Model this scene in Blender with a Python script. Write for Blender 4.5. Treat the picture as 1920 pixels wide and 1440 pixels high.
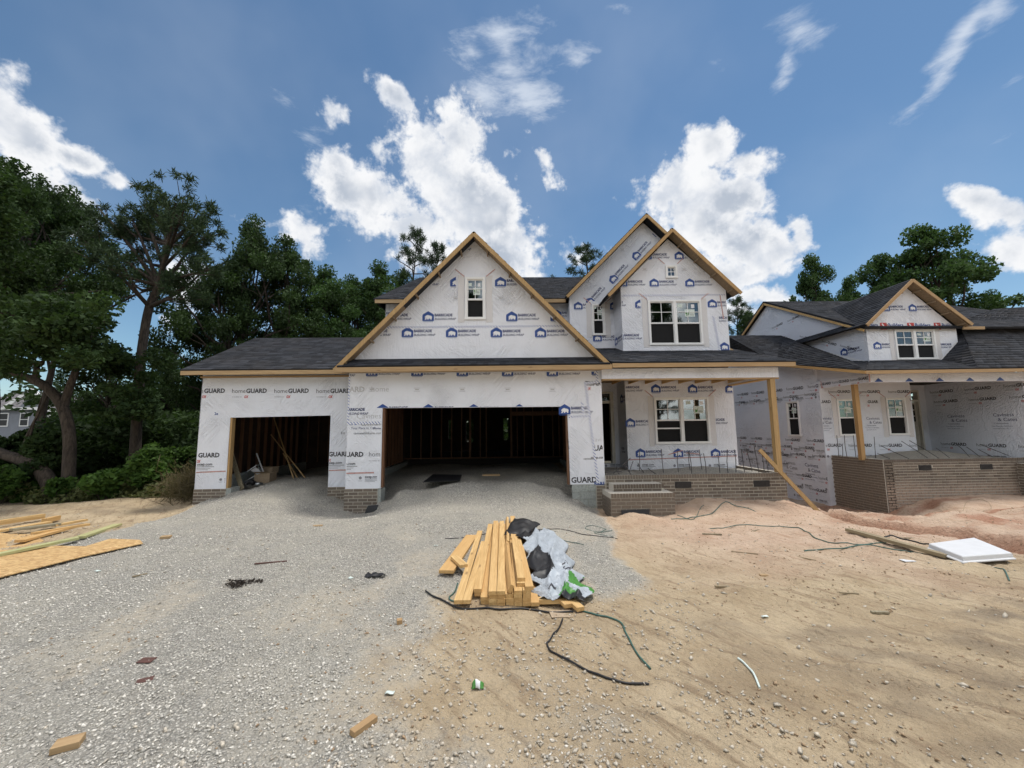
import bpy, bmesh, math, random
import numpy as np
from mathutils import Vector, Matrix, noise
random.seed(7); RNG = np.random.default_rng(7)
for o in list(bpy.data.objects): bpy.data.objects.remove(o)
sc = bpy.context.scene
COL = sc.collection
# ------------------------------------------------------------------ camera
FPX = 745.; PITCH = math.radians(6.35); YAW = math.radians(1.55); ROLL = 0.012; EYE = 1.85
_f = Vector((math.sin(YAW)*math.cos(PITCH), math.cos(YAW)*math.cos(PITCH), math.sin(PITCH)))
_r = Vector((math.cos(YAW), -math.sin(YAW), 0)); _u = _r.cross(_f)
RV = math.cos(ROLL)*_r - math.sin(ROLL)*_u; UV = math.sin(ROLL)*_r + math.cos(ROLL)*_u
cam = bpy.data.objects.new('camera', bpy.data.cameras.new('camera')); COL.objects.link(cam)
m3 = Matrix((RV, UV, -_f)).transposed()
cam.matrix_world = Matrix.Translation((0, 0, EYE)) @ m3.to_4x4()
cam.data.sensor_width = 36; cam.data.lens = FPX/1920*36; cam.data.clip_end = 3000; cam.data.clip_start = .05
sc.camera = cam
def ray(px, py): return _f + RV*((px-960)/FPX) - UV*((py-720)/FPX)
def at(px, py, Y):
    d = ray(px, py); t = Y/d.y; return Vector((d.x*t, Y, EYE+d.z*t))
def atz(px, py, z=0.):
    d = ray(px, py); t = (z-EYE)/d.z; return Vector((d.x*t, d.y*t, z))
def atx(px, py, X):
    d = ray(px, py); t = X/d.x; return Vector((X, d.y*t, EYE+d.z*t))
# ------------------------------------------------------------------ light, exposure
SUN_EL = math.radians(75); SUN_AZ = math.radians(62)      # azimuth from +Y (behind the house) to +X
sd = bpy.data.lights.new('sun', 'SUN'); sd.energy = 2.0; sd.angle = math.radians(11.0); sd.color = (1, .95, .87)
sun = bpy.data.objects.new('sun', sd); COL.objects.link(sun)
sdir = Vector((math.sin(SUN_AZ)*math.cos(SUN_EL), math.cos(SUN_AZ)*math.cos(SUN_EL), math.sin(SUN_EL)))
sun.rotation_euler = sdir.to_track_quat('Z', 'Y').to_euler()
sc.view_settings.view_transform = 'Standard'; sc.view_settings.look = 'None'
sc.view_settings.exposure = 0.60; sc.view_settings.gamma = 1; sc.view_settings.use_curve_mapping = False
W = bpy.data.worlds.new('World'); sc.world = W; W.use_nodes = True
nt = W.node_tree; nt.nodes.clear()
class NT:
    """small node builder"""
    def __init__(s, tree): s.t = tree
    def n(s, typ, ins=None, **kw):
        nd = s.t.nodes.new(typ)
        for k, v in kw.items(): setattr(nd, k, v)
        for k, v in (ins or {}).items():
            sk = nd.inputs[k]
            if isinstance(v, bpy.types.NodeSocket): s.t.links.new(v, sk)
            else: sk.default_value = v
        return nd
    def m(s, op, a, b=None, c=None, clamp=False):
        ins = {0: a}
        if b is not None: ins[1] = b
        if c is not None: ins[2] = c
        return s.n('ShaderNodeMath', ins, operation=op, use_clamp=clamp).outputs[0]
    def ramp(s, v, lo, hi, a=0., b=1., smooth=True):
        return s.n('ShaderNodeMapRange', {0: v, 1: lo, 2: hi, 3: a, 4: b}, interpolation_type='SMOOTHSTEP' if smooth else 'LINEAR').outputs[0]
    def mix(s, f, a, b, mode='MIX'):
        nd = s.n('ShaderNodeMix', {0: f, 6: a, 7: b}, data_type='RGBA', blend_type=mode); return nd.outputs[2]
    def noise(s, vec, scale, detail=3, rough=.5, dist=0., **kw):
        ins = {'Scale': scale, 'Detail': detail, 'Roughness': rough, 'Distortion': dist}
        if vec is not None: ins['Vector'] = vec
        return s.n('ShaderNodeTexNoise', ins, **kw).outputs[0]
def rgb(r, g, b): return (r, g, b, 1)
N = NT(nt)
sky = N.n('ShaderNodeTexSky', sky_type='NISHITA', sun_disc=False, sun_elevation=SUN_EL, sun_rotation=SUN_AZ, air_density=1.0, dust_density=0.15, ozone_density=1.2)
geo = N.n('ShaderNodeTexCoord'); D = geo.outputs['Generated']
sep = N.n('ShaderNodeSeparateXYZ', {0: D})
ysafe = N.m('MAXIMUM', sep.outputs[1], .05)
u = N.m('DIVIDE', sep.outputs[0], ysafe); v = N.m('DIVIDE', sep.outputs[2], ysafe)
uv = N.n('ShaderNodeCombineXYZ', {0: u, 1: v, 2: 0.}).outputs[0]
wx = N.noise(D, 5, 5, .6); wy = N.noise(N.n('ShaderNodeVectorMath', {0: D, 1: (7, 3, 5)}, operation='ADD').outputs[0], 5, 5, .6)
warp = N.n('ShaderNodeCombineXYZ', {0: N.m('MULTIPLY', N.m('SUBTRACT', wx, .5), .10), 1: N.m('MULTIPLY', N.m('SUBTRACT', wy, .5), .10), 2: 0.}).outputs[0]
uvw = N.n('ShaderNodeVectorMath', {0: uv, 1: warp}, operation='ADD').outputs[0]
def duv(px, py):
    d = ray(px, py); return Vector((d.x/d.y, d.z/d.y, 0))
def blobs(lst, base):
    acc = None
    for (px, py, a, b, ang, w) in lst:
        g_ = 1+.75*max(0., 1-max(a, b)/75.); a, b = a*g_, b*g_; c = duv(px, py); ca, sa = math.cos(math.radians(ang)), math.sin(math.radians(ang))
        e = duv(px+a*ca, py-a*sa)-c; e2 = duv(px+b*sa, py+b*ca)-c
        mp = N.n('ShaderNodeMapping', {0: base, 1: c, 2: (0, 0, math.atan2(e.y, e.x)), 3: (e.length, e2.length, 1)}, vector_type='TEXTURE').outputs[0]
        ln = N.n('ShaderNodeVectorMath', {0: mp}, operation='LENGTH').outputs[1]
        sm_ = max(0., (g_-1)/.75)                      # small puffs: wider and weaker so the noise carves them
        val = N.m('MULTIPLY', N.m('SUBTRACT', 1., ln), w*(1-.42*sm_))
        acc = val if acc is None else N.n('ShaderNodeMath', {0: acc, 1: val, 2: .25}, operation='SMOOTH_MAX').outputs[0]
    return acc
CUM = [(905, 400, 160, 90, -35, 1.2), (800, 290, 65, 120, 25, 1.05), (740, 185, 30, 62, 40, 1.0), (860, 250, 60, 90, 10, .9), (690, 370, 120, 66, -25, 1.1), (640, 330, 50, 45, 0, .8), (950, 480, 95, 50, -15, 1.2), (870, 350, 120, 90, -30, 1.1),
       (765, 430, 120, 50, -10, .9), (620, 215, 40, 26, -60, .7), (700, 280, 16, 30, 30, .6), (560, 440, 45, 28, -40, .8), (578, 470, 30, 40, 0, .8), (480, 420, 30, 12, -10, .5),
       (1330, 275, 55, 50, 0, 1.25), (1300, 345, 90, 62, 0, 1.25), (1370, 380, 90, 60, 0, 1.2), (1460, 470, 70, 60, 0, 1.1), (1400, 310, 45, 34, 20, .95), (1320, 410, 100, 75, -20, 1.05), (1420, 450, 95, 50, -25, 1.05), (1500, 440, 26, 50, 10, .95), (1240, 370, 34, 30, 0, .8), (1420, 520, 70, 22, 20, .7), (1430, 600, 110, 26, -5, .75), (1350, 520, 90, 60, -10, .9), (1450, 560, 80, 30, 0, .7), (1400, 470, 120, 60, 0, .9), (960, 440, 80, 70, 0, .9), (820, 480, 130, 40, 0, .8),
       (40, 250, 110, 70, -35, 1.1), (150, 300, 90, 40, -20, 1.05), (220, 335, 50, 24, -10, .9), (60, 350, 140, 60, -20, 1), (130, 380, 60, 50, -50, .8), (-60, 200, 120, 90, 0, 1), (340, 560, 60, 90, 0, .6),
       (1845, 375, 60, 26, -5, .85), (1900, 400, 60, 36, 0, .9), (1905, 475, 60, 42, 10, .95), (1010, 290, 14, 32, 30, .55), (1025, 335, 16, 28, 60, .6), (955, 285, 16, 12, 0, .6), (1100, 480, 40, 20, 0, .5),
       (2150, 420, 180, 90, 0, 1), (-330, 420, 200, 110, 0, 1), (2300, 150, 160, 110, 0, .8), (600, -260, 200, 90, 20, .8), (1300, -420, 240, 80, 0, .9)]
WIS = [(950, 100, 100, 80, -60, 1.15), (900, 180, 90, 60, -30, 1.1), (985, 190, 80, 75, 0, 1.15), (880, 100, 60, 70, 0, .95), (1075, 110, 55, 36, 50, .95), (1000, 80, 60, 60, 0, .8), (530, 185, 22, 32, 40, .55), (585, 260, 22, 30, 50, .5), (500, 295, 20, 12, 0, .4), (620, 400, 26, 40, 60, .55),
       (1500, 50, 60, 48, 40, .95), (1475, 120, 60, 22, 70, .85), (1820, 60, 140, 30, 52, 1.1), (1770, 150, 120, 26, 52, 1.0), (1870, 10, 90, 50, 50, 1.0), (1710, 215, 50, 14, 35, .8), (1830, 280, 60, 14, 30, .55), (1905, 150, 60, 20, 45, .6), (1160, 8, 40, 22, -30, .6), (1345, 120, 14, 26, 20, .35), (1580, 500, 30, 12, 0, .3),
       (2100, -200, 260, 80, 50, .9), (200, -300, 240, 60, -30, .6)]
fbm = N.noise(D, 9, 8, .62); fbm2 = N.noise(D, 22, 6, .6, .4)
stretch = N.n('ShaderNodeMapping', {0: D, 2: (0, math.radians(-50), 0), 3: (1, 1, 3.2)}).outputs[0]
fw = N.noise(stretch, 9, 8, .65, .3)
bc = blobs(CUM, uvw); bw = blobs(WIS, uvw)
fbm3 = N.noise(D, 55, 5, .65)
Dw = N.n('ShaderNodeVectorMath', {0: D, 1: N.n('ShaderNodeVectorMath', {0: warp, 3: .35}, operation='SCALE').outputs[0]}, operation='ADD').outputs[0]
bil = N.n('ShaderNodeTexVoronoi', {'Vector': Dw, 'Scale': 17., 'Detail': 3., 'Roughness': .6, 'Lacunarity': 2.2}, feature='F1', normalize=True).outputs[0]
dc = N.m('ADD', N.m('ADD', bc, N.m('MULTIPLY', N.m('SUBTRACT', fbm, .5), 1.6)), N.m('ADD', N.m('MULTIPLY', N.m('SUBTRACT', fbm2, .5), .8), N.m('ADD', N.m('MULTIPLY', N.m('SUBTRACT', .42, bil), 1.1), N.m('MULTIPLY', N.m('SUBTRACT', fbm3, .5), .4))))
dw = N.m('ADD', bw, N.m('MULTIPLY', N.m('SUBTRACT', fw, .52), 2.8))
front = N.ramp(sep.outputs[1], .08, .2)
# outside the mapped front half: unseen cumulus, thickened to fill-light the facade
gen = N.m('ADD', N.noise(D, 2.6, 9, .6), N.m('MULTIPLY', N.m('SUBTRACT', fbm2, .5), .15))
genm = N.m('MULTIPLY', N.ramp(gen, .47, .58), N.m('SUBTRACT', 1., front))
mc = N.m('MULTIPLY', N.ramp(dc, .15, .58), front); mw = N.m('MULTIPLY', N.m('MULTIPLY', N.ramp(dw, .15, 1.3), front), .78)
haze = N.ramp(N.noise(D, 3, 4, .5), .35, .8, 0., .14)
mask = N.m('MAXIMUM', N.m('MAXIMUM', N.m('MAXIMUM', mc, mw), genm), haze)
core = N.m('MULTIPLY', N.ramp(dc, .55, 1.15), N.ramp(N.noise(D, 7, 4, .5), .36, .62))
ccol = N.mix(N.ramp(N.m('ADD', N.m('MULTIPLY', N.noise(D, 13, 6, .6, .3), .8), N.m('MULTIPLY', N.m('SUBTRACT', .5, bil), .5)), .30, .60), rgb(3.9, 4.2, 4.7), rgb(5.7, 5.75, 5.85)); ccol = N.mix(N.ramp(dc, .1, .6), rgb(4.4, 4.8, 5.4), ccol); ccol = N.mix(core, ccol, rgb(2.9, 3.25, 3.8))
skyc = N.mix(1., sky.outputs[0], rgb(.55, .66, .68), 'MULTIPLY')
ccol = N.mix(front, rgb(14, 13.6, 13.0), ccol)      # clouds behind the viewer made brighter, added fill light for the facade
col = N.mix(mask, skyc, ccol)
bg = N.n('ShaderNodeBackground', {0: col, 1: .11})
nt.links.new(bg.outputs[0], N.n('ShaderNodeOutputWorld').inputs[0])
sc.cycles.sample_clamp_indirect = 6; sc.cycles.max_bounces = 6; sc.cycles.diffuse_bounces = 3; sc.cycles.glossy_bounces = 3; sc.cycles.transparent_max_bounces = 6
W.cycles.sampling_method = 'MANUAL'; W.cycles.sample_map_resolution = 1024

# ------------------------------------------------------------------ materials
def mat(name, build):
    m = bpy.data.materials.new(name); m.use_nodes = True; t = m.node_tree; t.nodes.clear(); n = NT(t)
    out = n.n('ShaderNodeOutputMaterial'); s = build(n); t.links.new(s, out.inputs[0]); return m
def pb(n, col, rough=.7, bump=None, dist=.01, strength=1., **kw):
    ins = {'Base Color': col, 'Roughness': rough}
    ins.update(kw)
    if bump is not None:
        ins['Normal'] = n.n('ShaderNodeBump', {'Height': bump, 'Distance': dist, 'Strength': strength}).outputs[0]
    return n.n('ShaderNodeBsdfPrincipled', ins).outputs[0]
def OC(n): return n.n('ShaderNodeTexCoord').outputs['Object']
def GP(n): return n.n('ShaderNodeNewGeometry').outputs['Position']
def mp(n, v, sc_=(1, 1, 1), rot=(0, 0, 0)): return n.n('ShaderNodeMapping', {0: v, 2: rot, 3: sc_}).outputs[0]
def rnd(n): return n.n('ShaderNodeObjectInfo').outputs['Random']
def att(n, name): return n.n('ShaderNodeAttribute', attribute_name=name)
def m_plain(name, c, rough=.7, nz=.15, sc_=20, **kw):
    def b(n):
        f = n.noise(OC(n), sc_, 4, .6)
        return pb(n, n.mix(n.ramp(f, .3, .7), rgb(*[x*(1-nz) for x in c]), rgb(*[min(1, x*(1+nz)) for x in c])), rough, f, .002, .5, **kw)
    return mat(name, b)
def m_wrap(name, c=(.77, .79, .855)):
    def b(n):
        g = GP(n)
        a = n.noise(mp(n, g, (1, 1, 1), (0, .6, 0)), 2.4, 6, .55, 1.2)
        r1 = n.m('ABSOLUTE', n.m('SUBTRACT', a, .5))                        # sharp tension creases
        b1 = n.noise(mp(n, g, (5, 5, .8), (0, .35, 0)), 2.2, 4, .5, .5)
        r2 = n.m('ABSOLUTE', n.m('SUBTRACT', b1, .5))
        fine = n.noise(g, 60, 3, .6)
        d1 = n.noise(mp(n, mp(n, g, (1, 1, 1), (0, .8, 0)), (16, 9, 1.3)), 1., 3, .5, .3); d2 = n.noise(mp(n, mp(n, g, (1, 1, 1), (0, -.7, 0)), (13, 9, 1.1)), 1., 3, .5, .3)
        pa = n.ramp(n.noise(g, .8, 2), .50, .66); pb_ = n.ramp(n.noise(mp(n, g, (1, 1, 1), (1, 2, 0)), .9, 2), .50, .66)
        dd = n.m('ADD', n.m('MULTIPLY', n.ramp(n.m('ABSOLUTE', n.m('SUBTRACT', d1, .5)), 0., .10, 1., 0.), pa), n.m('MULTIPLY', n.ramp(n.m('ABSOLUTE', n.m('SUBTRACT', d2, .5)), 0., .10, 1., 0.), pb_))
        w = n.n('ShaderNodeTexVoronoi', {'Vector': g, 'Scale': 8.}, feature='F1').outputs[0]
        dots = n.ramp(w, .0, .05, 1., 0.)
        patch = n.ramp(n.noise(g, .9, 3), .42, .62)
        h = n.m('ADD', n.m('MULTIPLY', n.ramp(r1, 0., .07, 1., 0.), n.m('MULTIPLY', patch, .4)), n.m('MULTIPLY', n.ramp(r2, 0., .12, 1., 0.), .16))
        h = n.m('ADD', h, n.m('ADD', n.m('MULTIPLY', dd, .6), n.m('MULTIPLY', fine, .25))); h = n.m('ADD', h, n.m('MULTIPLY', n.noise(g, 4, 3), .8))
        cc = n.mix(n.ramp(n.noise(g, 1.1, 5, .6), .3, .75), rgb(*[x*.97 for x in c]), rgb(*[x*1.02 for x in c]))
        cc = n.mix(n.ramp(fine, .5, .9, 0., .2), cc, rgb(.55, .54, .56))
        cc = n.mix(n.m('MULTIPLY', dots, .3), cc, rgb(.4, .38, .38))
        return pb(n, cc, .48, h, .02, 1.)
    return mat(name, b)
def m_lumber(name, c1, c2, axis=1, rough=.7):
    def b(n):
        s = [16, 16, 16]; s[axis] = .9
        oc = OC(n); off = n.n('ShaderNodeCombineXYZ', {0: n.m('MULTIPLY', rnd(n), 37.), 1: n.m('MULTIPLY', rnd(n), 91.), 2: 0.}).outputs[0]
        v = n.n('ShaderNodeVectorMath', {0: mp(n, oc, tuple(s)), 1: off}, operation='ADD').outputs[0]
        g = n.noise(v, 1.6, 5, .6, 1.0); g2 = n.noise(v, 6, 3, .5)
        kn = n.n('ShaderNodeTexVoronoi', {'Vector': n.n('ShaderNodeVectorMath', {0: mp(n, oc, tuple([6 if i != axis else 1.6 for i in range(3)])), 1: off}, operation='ADD').outputs[0], 'Scale': 1.}, feature='F1').outputs[0]
        c = n.mix(n.ramp(g, .3, .72), rgb(*c1), rgb(*c2))
        c = n.mix(n.ramp(g2, .45, .8, 0., .35), c, rgb(*[x*.6 for x in c1]))
        c = n.mix(n.ramp(kn, .05, .12, .75, 0.), c, rgb(.10, .05, .02))
        c = n.mix(n.ramp(rnd(n), 0., 1., 0., .7, False), c, rgb(c2[0]*.74, c2[1]*.62, c2[2]*.5))
        return pb(n, c, rough, g, .003, .6)
    return mat(name, b)
M = {}
M['wrap'] = m_wrap('house_wrap'); M['wrap2'] = m_wrap('house_wrap_cool', (.74, .77, .85))
M['board'] = m_lumber('fresh_lumber_y', (.50, .31, .12), (.72, .50, .23), 1)
M['boardx'] = m_lumber('fresh_lumber_x', (.34, .23, .12), (.50, .36, .20), 0)
M['boardz'] = m_lumber('fresh_lumber_z', (.36, .235, .10), (.50, .34, .16), 2)
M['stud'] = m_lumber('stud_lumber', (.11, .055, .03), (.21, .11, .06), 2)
M['treated'] = m_lumber('treated_lumber', (.36, .38, .17), (.50, .50, .26), 1)
M['greywood'] = m_lumber('weathered_lumber', (.20, .17, .11), (.36, .32, .22), 1)
def b_osb(n):
    o = OC(n)
    v1 = n.n('ShaderNodeTexVoronoi', {'Vector': mp(n, o, (18, 60, 18)), 'Scale': 1.}, feature='F1')
    v2 = n.n('ShaderNodeTexVoronoi', {'Vector': mp(n, o, (60, 20, 20)), 'Scale': 1.}, feature='F1')
    a = n.n('ShaderNodeSeparateColor', {0: v1.outputs['Color']}).outputs[0]; b2 = n.n('ShaderNodeSeparateColor', {0: v2.outputs['Color']}).outputs[0]
    c = n.mix(a, rgb(.34, .19, .07), rgb(.66, .46, .22)); c = n.mix(n.ramp(b2, .5, .9, 0., .6), c, rgb(.50, .30, .12))
    return pb(n, c, .75, a, .003, .4)
M['osb'] = mat('osb_sheet', b_osb)
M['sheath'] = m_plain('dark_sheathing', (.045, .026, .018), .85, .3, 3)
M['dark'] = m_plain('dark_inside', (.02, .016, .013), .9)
M['plaster'] = m_plain('subfloor', (.24, .175, .11), .9)
def b_shing(n):
    a = att(n, 'tone').outputs[2]; g = n.noise(GP(n), 55, 3, .8); g2 = n.noise(GP(n), 1.3, 3)
    c = n.mix(n.ramp(a, 0., 1., 0., 1., False), rgb(.009, .011, .016), rgb(.042, .046, .058))
    c = n.mix(n.ramp(g, .5, .75, 0., .35), c, rgb(.08, .085, .10)); c = n.mix(n.ramp(g2, .4, .7, 0., .3), c, rgb(.05, .045, .045))
    return pb(n, c, .92, g, .003, .6)
M['shingle'] = mat('asphalt_shingle', b_shing)
def b_brick(n):
    r = rnd(n); g = n.noise(GP(n), 40, 4, .7); P = GP(n); z = n.n('ShaderNodeSeparateXYZ', {0: P}).outputs[2]
    vv = n.n('ShaderNodeTexVoronoi', {'Vector': mp(n, P, (4.6, 4.6, 13)), 'Scale': 1.}).outputs['Color']
    r2 = n.n('ShaderNodeSeparateColor', {0: vv}).outputs[0]
    c = n.mix(r, rgb(.105, .08, .06), rgb(.21, .17, .13)); c = n.mix(n.m('MULTIPLY', r2, .4), c, rgb(.13, .115, .105)); c = n.mix(n.ramp(g, .5, .8, 0., .6), c, rgb(.26, .22, .18))
    x = n.n('ShaderNodeSeparateXYZ', {0: P}).outputs[0]
    ny = n.m('ABSOLUTE', n.n('ShaderNodeSeparateXYZ', {0: n.n('ShaderNodeNewGeometry').outputs['True Normal']}).outputs[1])
    zz = n.ramp(n.m('ADD', z, n.m('MULTIPLY', n.noise(P, 1.1, 4), .5)), .0, .48, .7, 0.); xx = n.ramp(n.m('ADD', x, n.m('MULTIPLY', n.noise(P, 2.1, 2), 1.2)), 4.2, 5.6)
    mud = n.m('MULTIPLY', n.m('MULTIPLY', n.m('MULTIPLY', zz, xx), ny), n.ramp(n.noise(P, 14, 4), .3, .6, .6, 1.))
    c = n.mix(mud, c, rgb(.42, .31, .24))
    return pb(n, c, .88, g, .004, .7)
M['brick'] = mat('grey_brown_brick', b_brick)
def b_mortar(n):
    P = GP(n); z = n.n('ShaderNodeSeparateXYZ', {0: P}).outputs[2]; g = n.noise(P, 30, 4, .7)
    c = n.mix(g, rgb(.38, .35, .30), rgb(.60, .56, .49)); return pb(n, c, .95, g, .006, .8)
M['mortar'] = mat('mortar', b_mortar)
M['cmu'] = m_plain('concrete_block', (.33, .35, .33), .93, .2, 25)
M['white'] = m_plain('white_vinyl', (.80, .80, .80), .35, .03, 6)
M['cream'] = m_plain('primed_trim', (.60, .57, .50), .6, .08, 8)
def b_glass(n):
    g = n.n('ShaderNodeBsdfGlossy', {'Color': rgb(.85, .9, .95), 'Roughness': .03}).outputs[0]
    t = n.n('ShaderNodeBsdfTransparent', {0: rgb(.55, .62, .6)}).outputs[0]
    fr = n.n('ShaderNodeFresnel', {0: 1.5}).outputs[0]
    return n.n('ShaderNodeMixShader', {0: n.m('MULTIPLY', n.m('ADD', fr, .05), 1.6, clamp=True), 1: t, 2: g}).outputs[0]
M['glass'] = mat('window_glass', b_glass); M['screen'] = m_plain('insect_screen', (.006, .006, .007), .9)
M['blue'] = m_plain('print_blue', (.018, .065, .27), .5, .1); M['ink'] = m_plain('print_ink', (.035, .035, .045), .5, .1)
M['navy'] = m_plain('print_navy', (.03, .045, .14), .5, .1); M['fade'] = m_plain('print_faded', (.48, .48, .50), .5, .1); M['grey'] = m_plain('print_grey', (.22, .22, .25), .5, .1)
M['red'] = m_plain('print_red', (.50, .035, .03), .5, .1); M['green'] = m_plain('print_green', (.06, .22, .035), .5, .1); M['pwhite'] = m_plain('print_white', (.78, .78, .80), .5, .05)
M['paper'] = m_plain('paper_label', (.62, .70, .66), .6, .08); M['steelg'] = m_plain('vent_steel', (.16, .17, .19), .5, .2); M['steel'] = m_plain('rebar_steel', (.05, .045, .045), .6, .3)
M['black'] = m_plain('black_plastic', (.012, .012, .014), .5, .2); M['greentape'] = m_plain('green_strap', (.05, .12, .10), .5, .2)
M['cardboard'] = m_plain('cardboard', (.38, .29, .2), .85, .1); M['felt'] = m_plain('foundation_membrane', (.008, .009, .011), .55, .2)
M['siding'] = m_plain('grey_siding', (.20, .215, .25), .7, .08, 2); M['farroof'] = m_plain('grey_roof', (.13, .12, .125), .9, .15, 4)
M['panelwhite'] = m_plain('white_plastic_lid', (.66, .67, .69), .45, .04, 7)
M['metal'] = m_plain('galvanised_metal', (.4, .42, .43), .35, .1, 9, Metallic=.8)
M['redstick'] = m_plain('red_wood', (.10, .045, .035), .7)
def b_tape(n):
    P = GP(n); s = n.n('ShaderNodeSeparateXYZ', {0: P})
    k = n.m('ADD', n.m('ADD', s.outputs[0], n.m('MULTIPLY', s.outputs[1], -1.)), s.outputs[2])
    st = n.ramp(n.m('ABSOLUTE', n.m('SUBTRACT', n.m('FRACT', n.m('MULTIPLY', k, 13.)), .5)), .13, .2)
    return pb(n, n.mix(st, rgb(.13, .2, .47), rgb(.8, .8, .83)), .35, n.noise(P, 30), .004, .6)
M['tape'] = mat('seam_tape_print', b_tape)
def b_flash(n):
    P = GP(n); s = n.n('ShaderNodeSeparateXYZ', {0: P})
    k = n.m('ADD', s.outputs[0], n.m('ADD', s.outputs[2], n.m('MULTIPLY', s.outputs[1], -1.)))
    st = n.ramp(n.m('ABSOLUTE', n.m('SUBTRACT', n.m('FRACT', n.m('MULTIPLY', k, 22.)), .5)), .12, .25)
    return pb(n, n.mix(st, rgb(.55, .52, .50), rgb(.71, .70, .72)), .5, st, .003, .5)
M['flash'] = mat('window_flashing_tape', b_flash)
M['flash_red'] = m_plain('red_corner_tape', (.48, .27, .25), .5, .2)
def m_leaf(name, c1, c2, tr=.3):
    def b(n):
        a = att(n, 'tone').outputs[2]; r = rnd(n)
        c = n.mix(a, rgb(*c1), rgb(*c2)); c = n.mix(n.m('MULTIPLY', r, .35), c, rgb(c1[0]*1.2, c1[1]*.85, c1[2]*.8))
        d = n.n('ShaderNodeBsdfPrincipled', {'Base Color': c, 'Roughness': .75, 'Specular IOR Level': .25}).outputs[0]
        t = n.n('ShaderNodeBsdfTranslucent', {0: n.mix(.5, c, rgb(c2[0]*1.6, c2[1]*1.7, c2[2]))}).outputs[0]
        return n.n('ShaderNodeMixShader', {0: tr, 1: d, 2: t}).outputs[0]
    return mat(name, b)
M['leaf'] = m_leaf('oak_leaves', (.011, .025, .008), (.052, .096, .027), .22); M['leaf2'] = m_leaf('maple_leaves', (.016, .040, .012), (.066, .125, .035), .25)
M['needle'] = m_leaf('pine_needles', (.014, .030, .015), (.05, .085, .035), .12); M['shrub'] = m_leaf('shrub_leaves', (.03, .07, .015), (.09, .17, .035), .3)
M['weed'] = m_leaf('weed_leaves', (.05, .075, .025), (.16, .17, .07), .3); M['straw'] = m_leaf('dry_grass', (.06, .055, .03), (.19, .155, .09), .3)
def b_bark(n):
    g = n.noise(mp(n, OC(n), (6, 6, 1.2)), 3, 5, .7, .6)
    return pb(n, n.mix(n.ramp(g, .3, .7), rgb(.022, .017, .013), rgb(.085, .066, .052)), .95, g, .04, 1.)
M['bark'] = mat('bark', b_bark)

# ------------------------------------------------------------------ object helpers
def link(o, parent=None):
    COL.objects.link(o)
    if parent is not None:
        o.parent = parent
        if parent.parent is None and parent.type == 'EMPTY' and not parent.get('_local'): o.location = -parent.location
    return o
def mesh(name, V, Fc, m, smooth=False):
    me = bpy.data.meshes.new(name)
    me.from_pydata([tuple(p) for p in V], [], Fc); 
    for x in (m if isinstance(m, (list, tuple)) else [m]): me.materials.append(x)
    if smooth: me.polygons.foreach_set('use_smooth', [True]*len(me.polygons))
    me.update(); return me
def obj(name, V, Fc, m, parent=None, smooth=False):
    return link(bpy.data.objects.new(name, mesh(name, V, Fc, m, smooth)), parent)
def npmesh(name, V, Q, m, tone=None, smooth=False):
    """V (n,3), Q (m,k) index array"""
    me = bpy.data.meshes.new(name); V = np.asarray(V, np.float32); Q = np.asarray(Q, np.int32); k = Q.shape[1]
    me.vertices.add(len(V)); me.vertices.foreach_set('co', V.ravel())
    me.loops.add(Q.size); me.loops.foreach_set('vertex_index', Q.ravel())
    me.polygons.add(len(Q)); me.polygons.foreach_set('loop_start', np.arange(0, Q.size, k, dtype=np.int32)); 
    me.polygons.foreach_set('loop_total', np.full(len(Q), k, np.int32))
    if smooth: me.polygons.foreach_set('use_smooth', np.ones(len(Q), bool))
    if tone is not None:
        for nm, arr in (tone.items() if isinstance(tone, dict) else {'tone': tone}.items()):
            a = me.attributes.new(nm, 'FLOAT', 'POINT'); a.data.foreach_set('value', np.asarray(arr, np.float32))
    me.materials.append(m); me.update(calc_edges=True); me.validate(); return me
def tag(o, label=None, cat=None, group=None, kind=None):
    if label: o['label'] = label
    if cat: o['category'] = cat
    if group: o['group'] = group
    if kind: o['kind'] = kind
    return o
def thing(name, label, cat, loc=(0, 0, 0), group=None, local=False):
    o = bpy.data.objects.new(name, None); COL.objects.link(o); o.location = loc; o.empty_display_size = .2
    if local: o['_local'] = 1
    return tag(o, label, cat, group)
BOXF = [(0, 1, 3, 2), (4, 6, 7, 5), (0, 4, 5, 1), (2, 3, 7, 6), (0, 2, 6, 4), (1, 5, 7, 3)]
def boxv(x0, x1, y0, y1, z0, z1): return [(x, y, z) for x in (x0, x1) for y in (y0, y1) for z in (z0, z1)]
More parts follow.
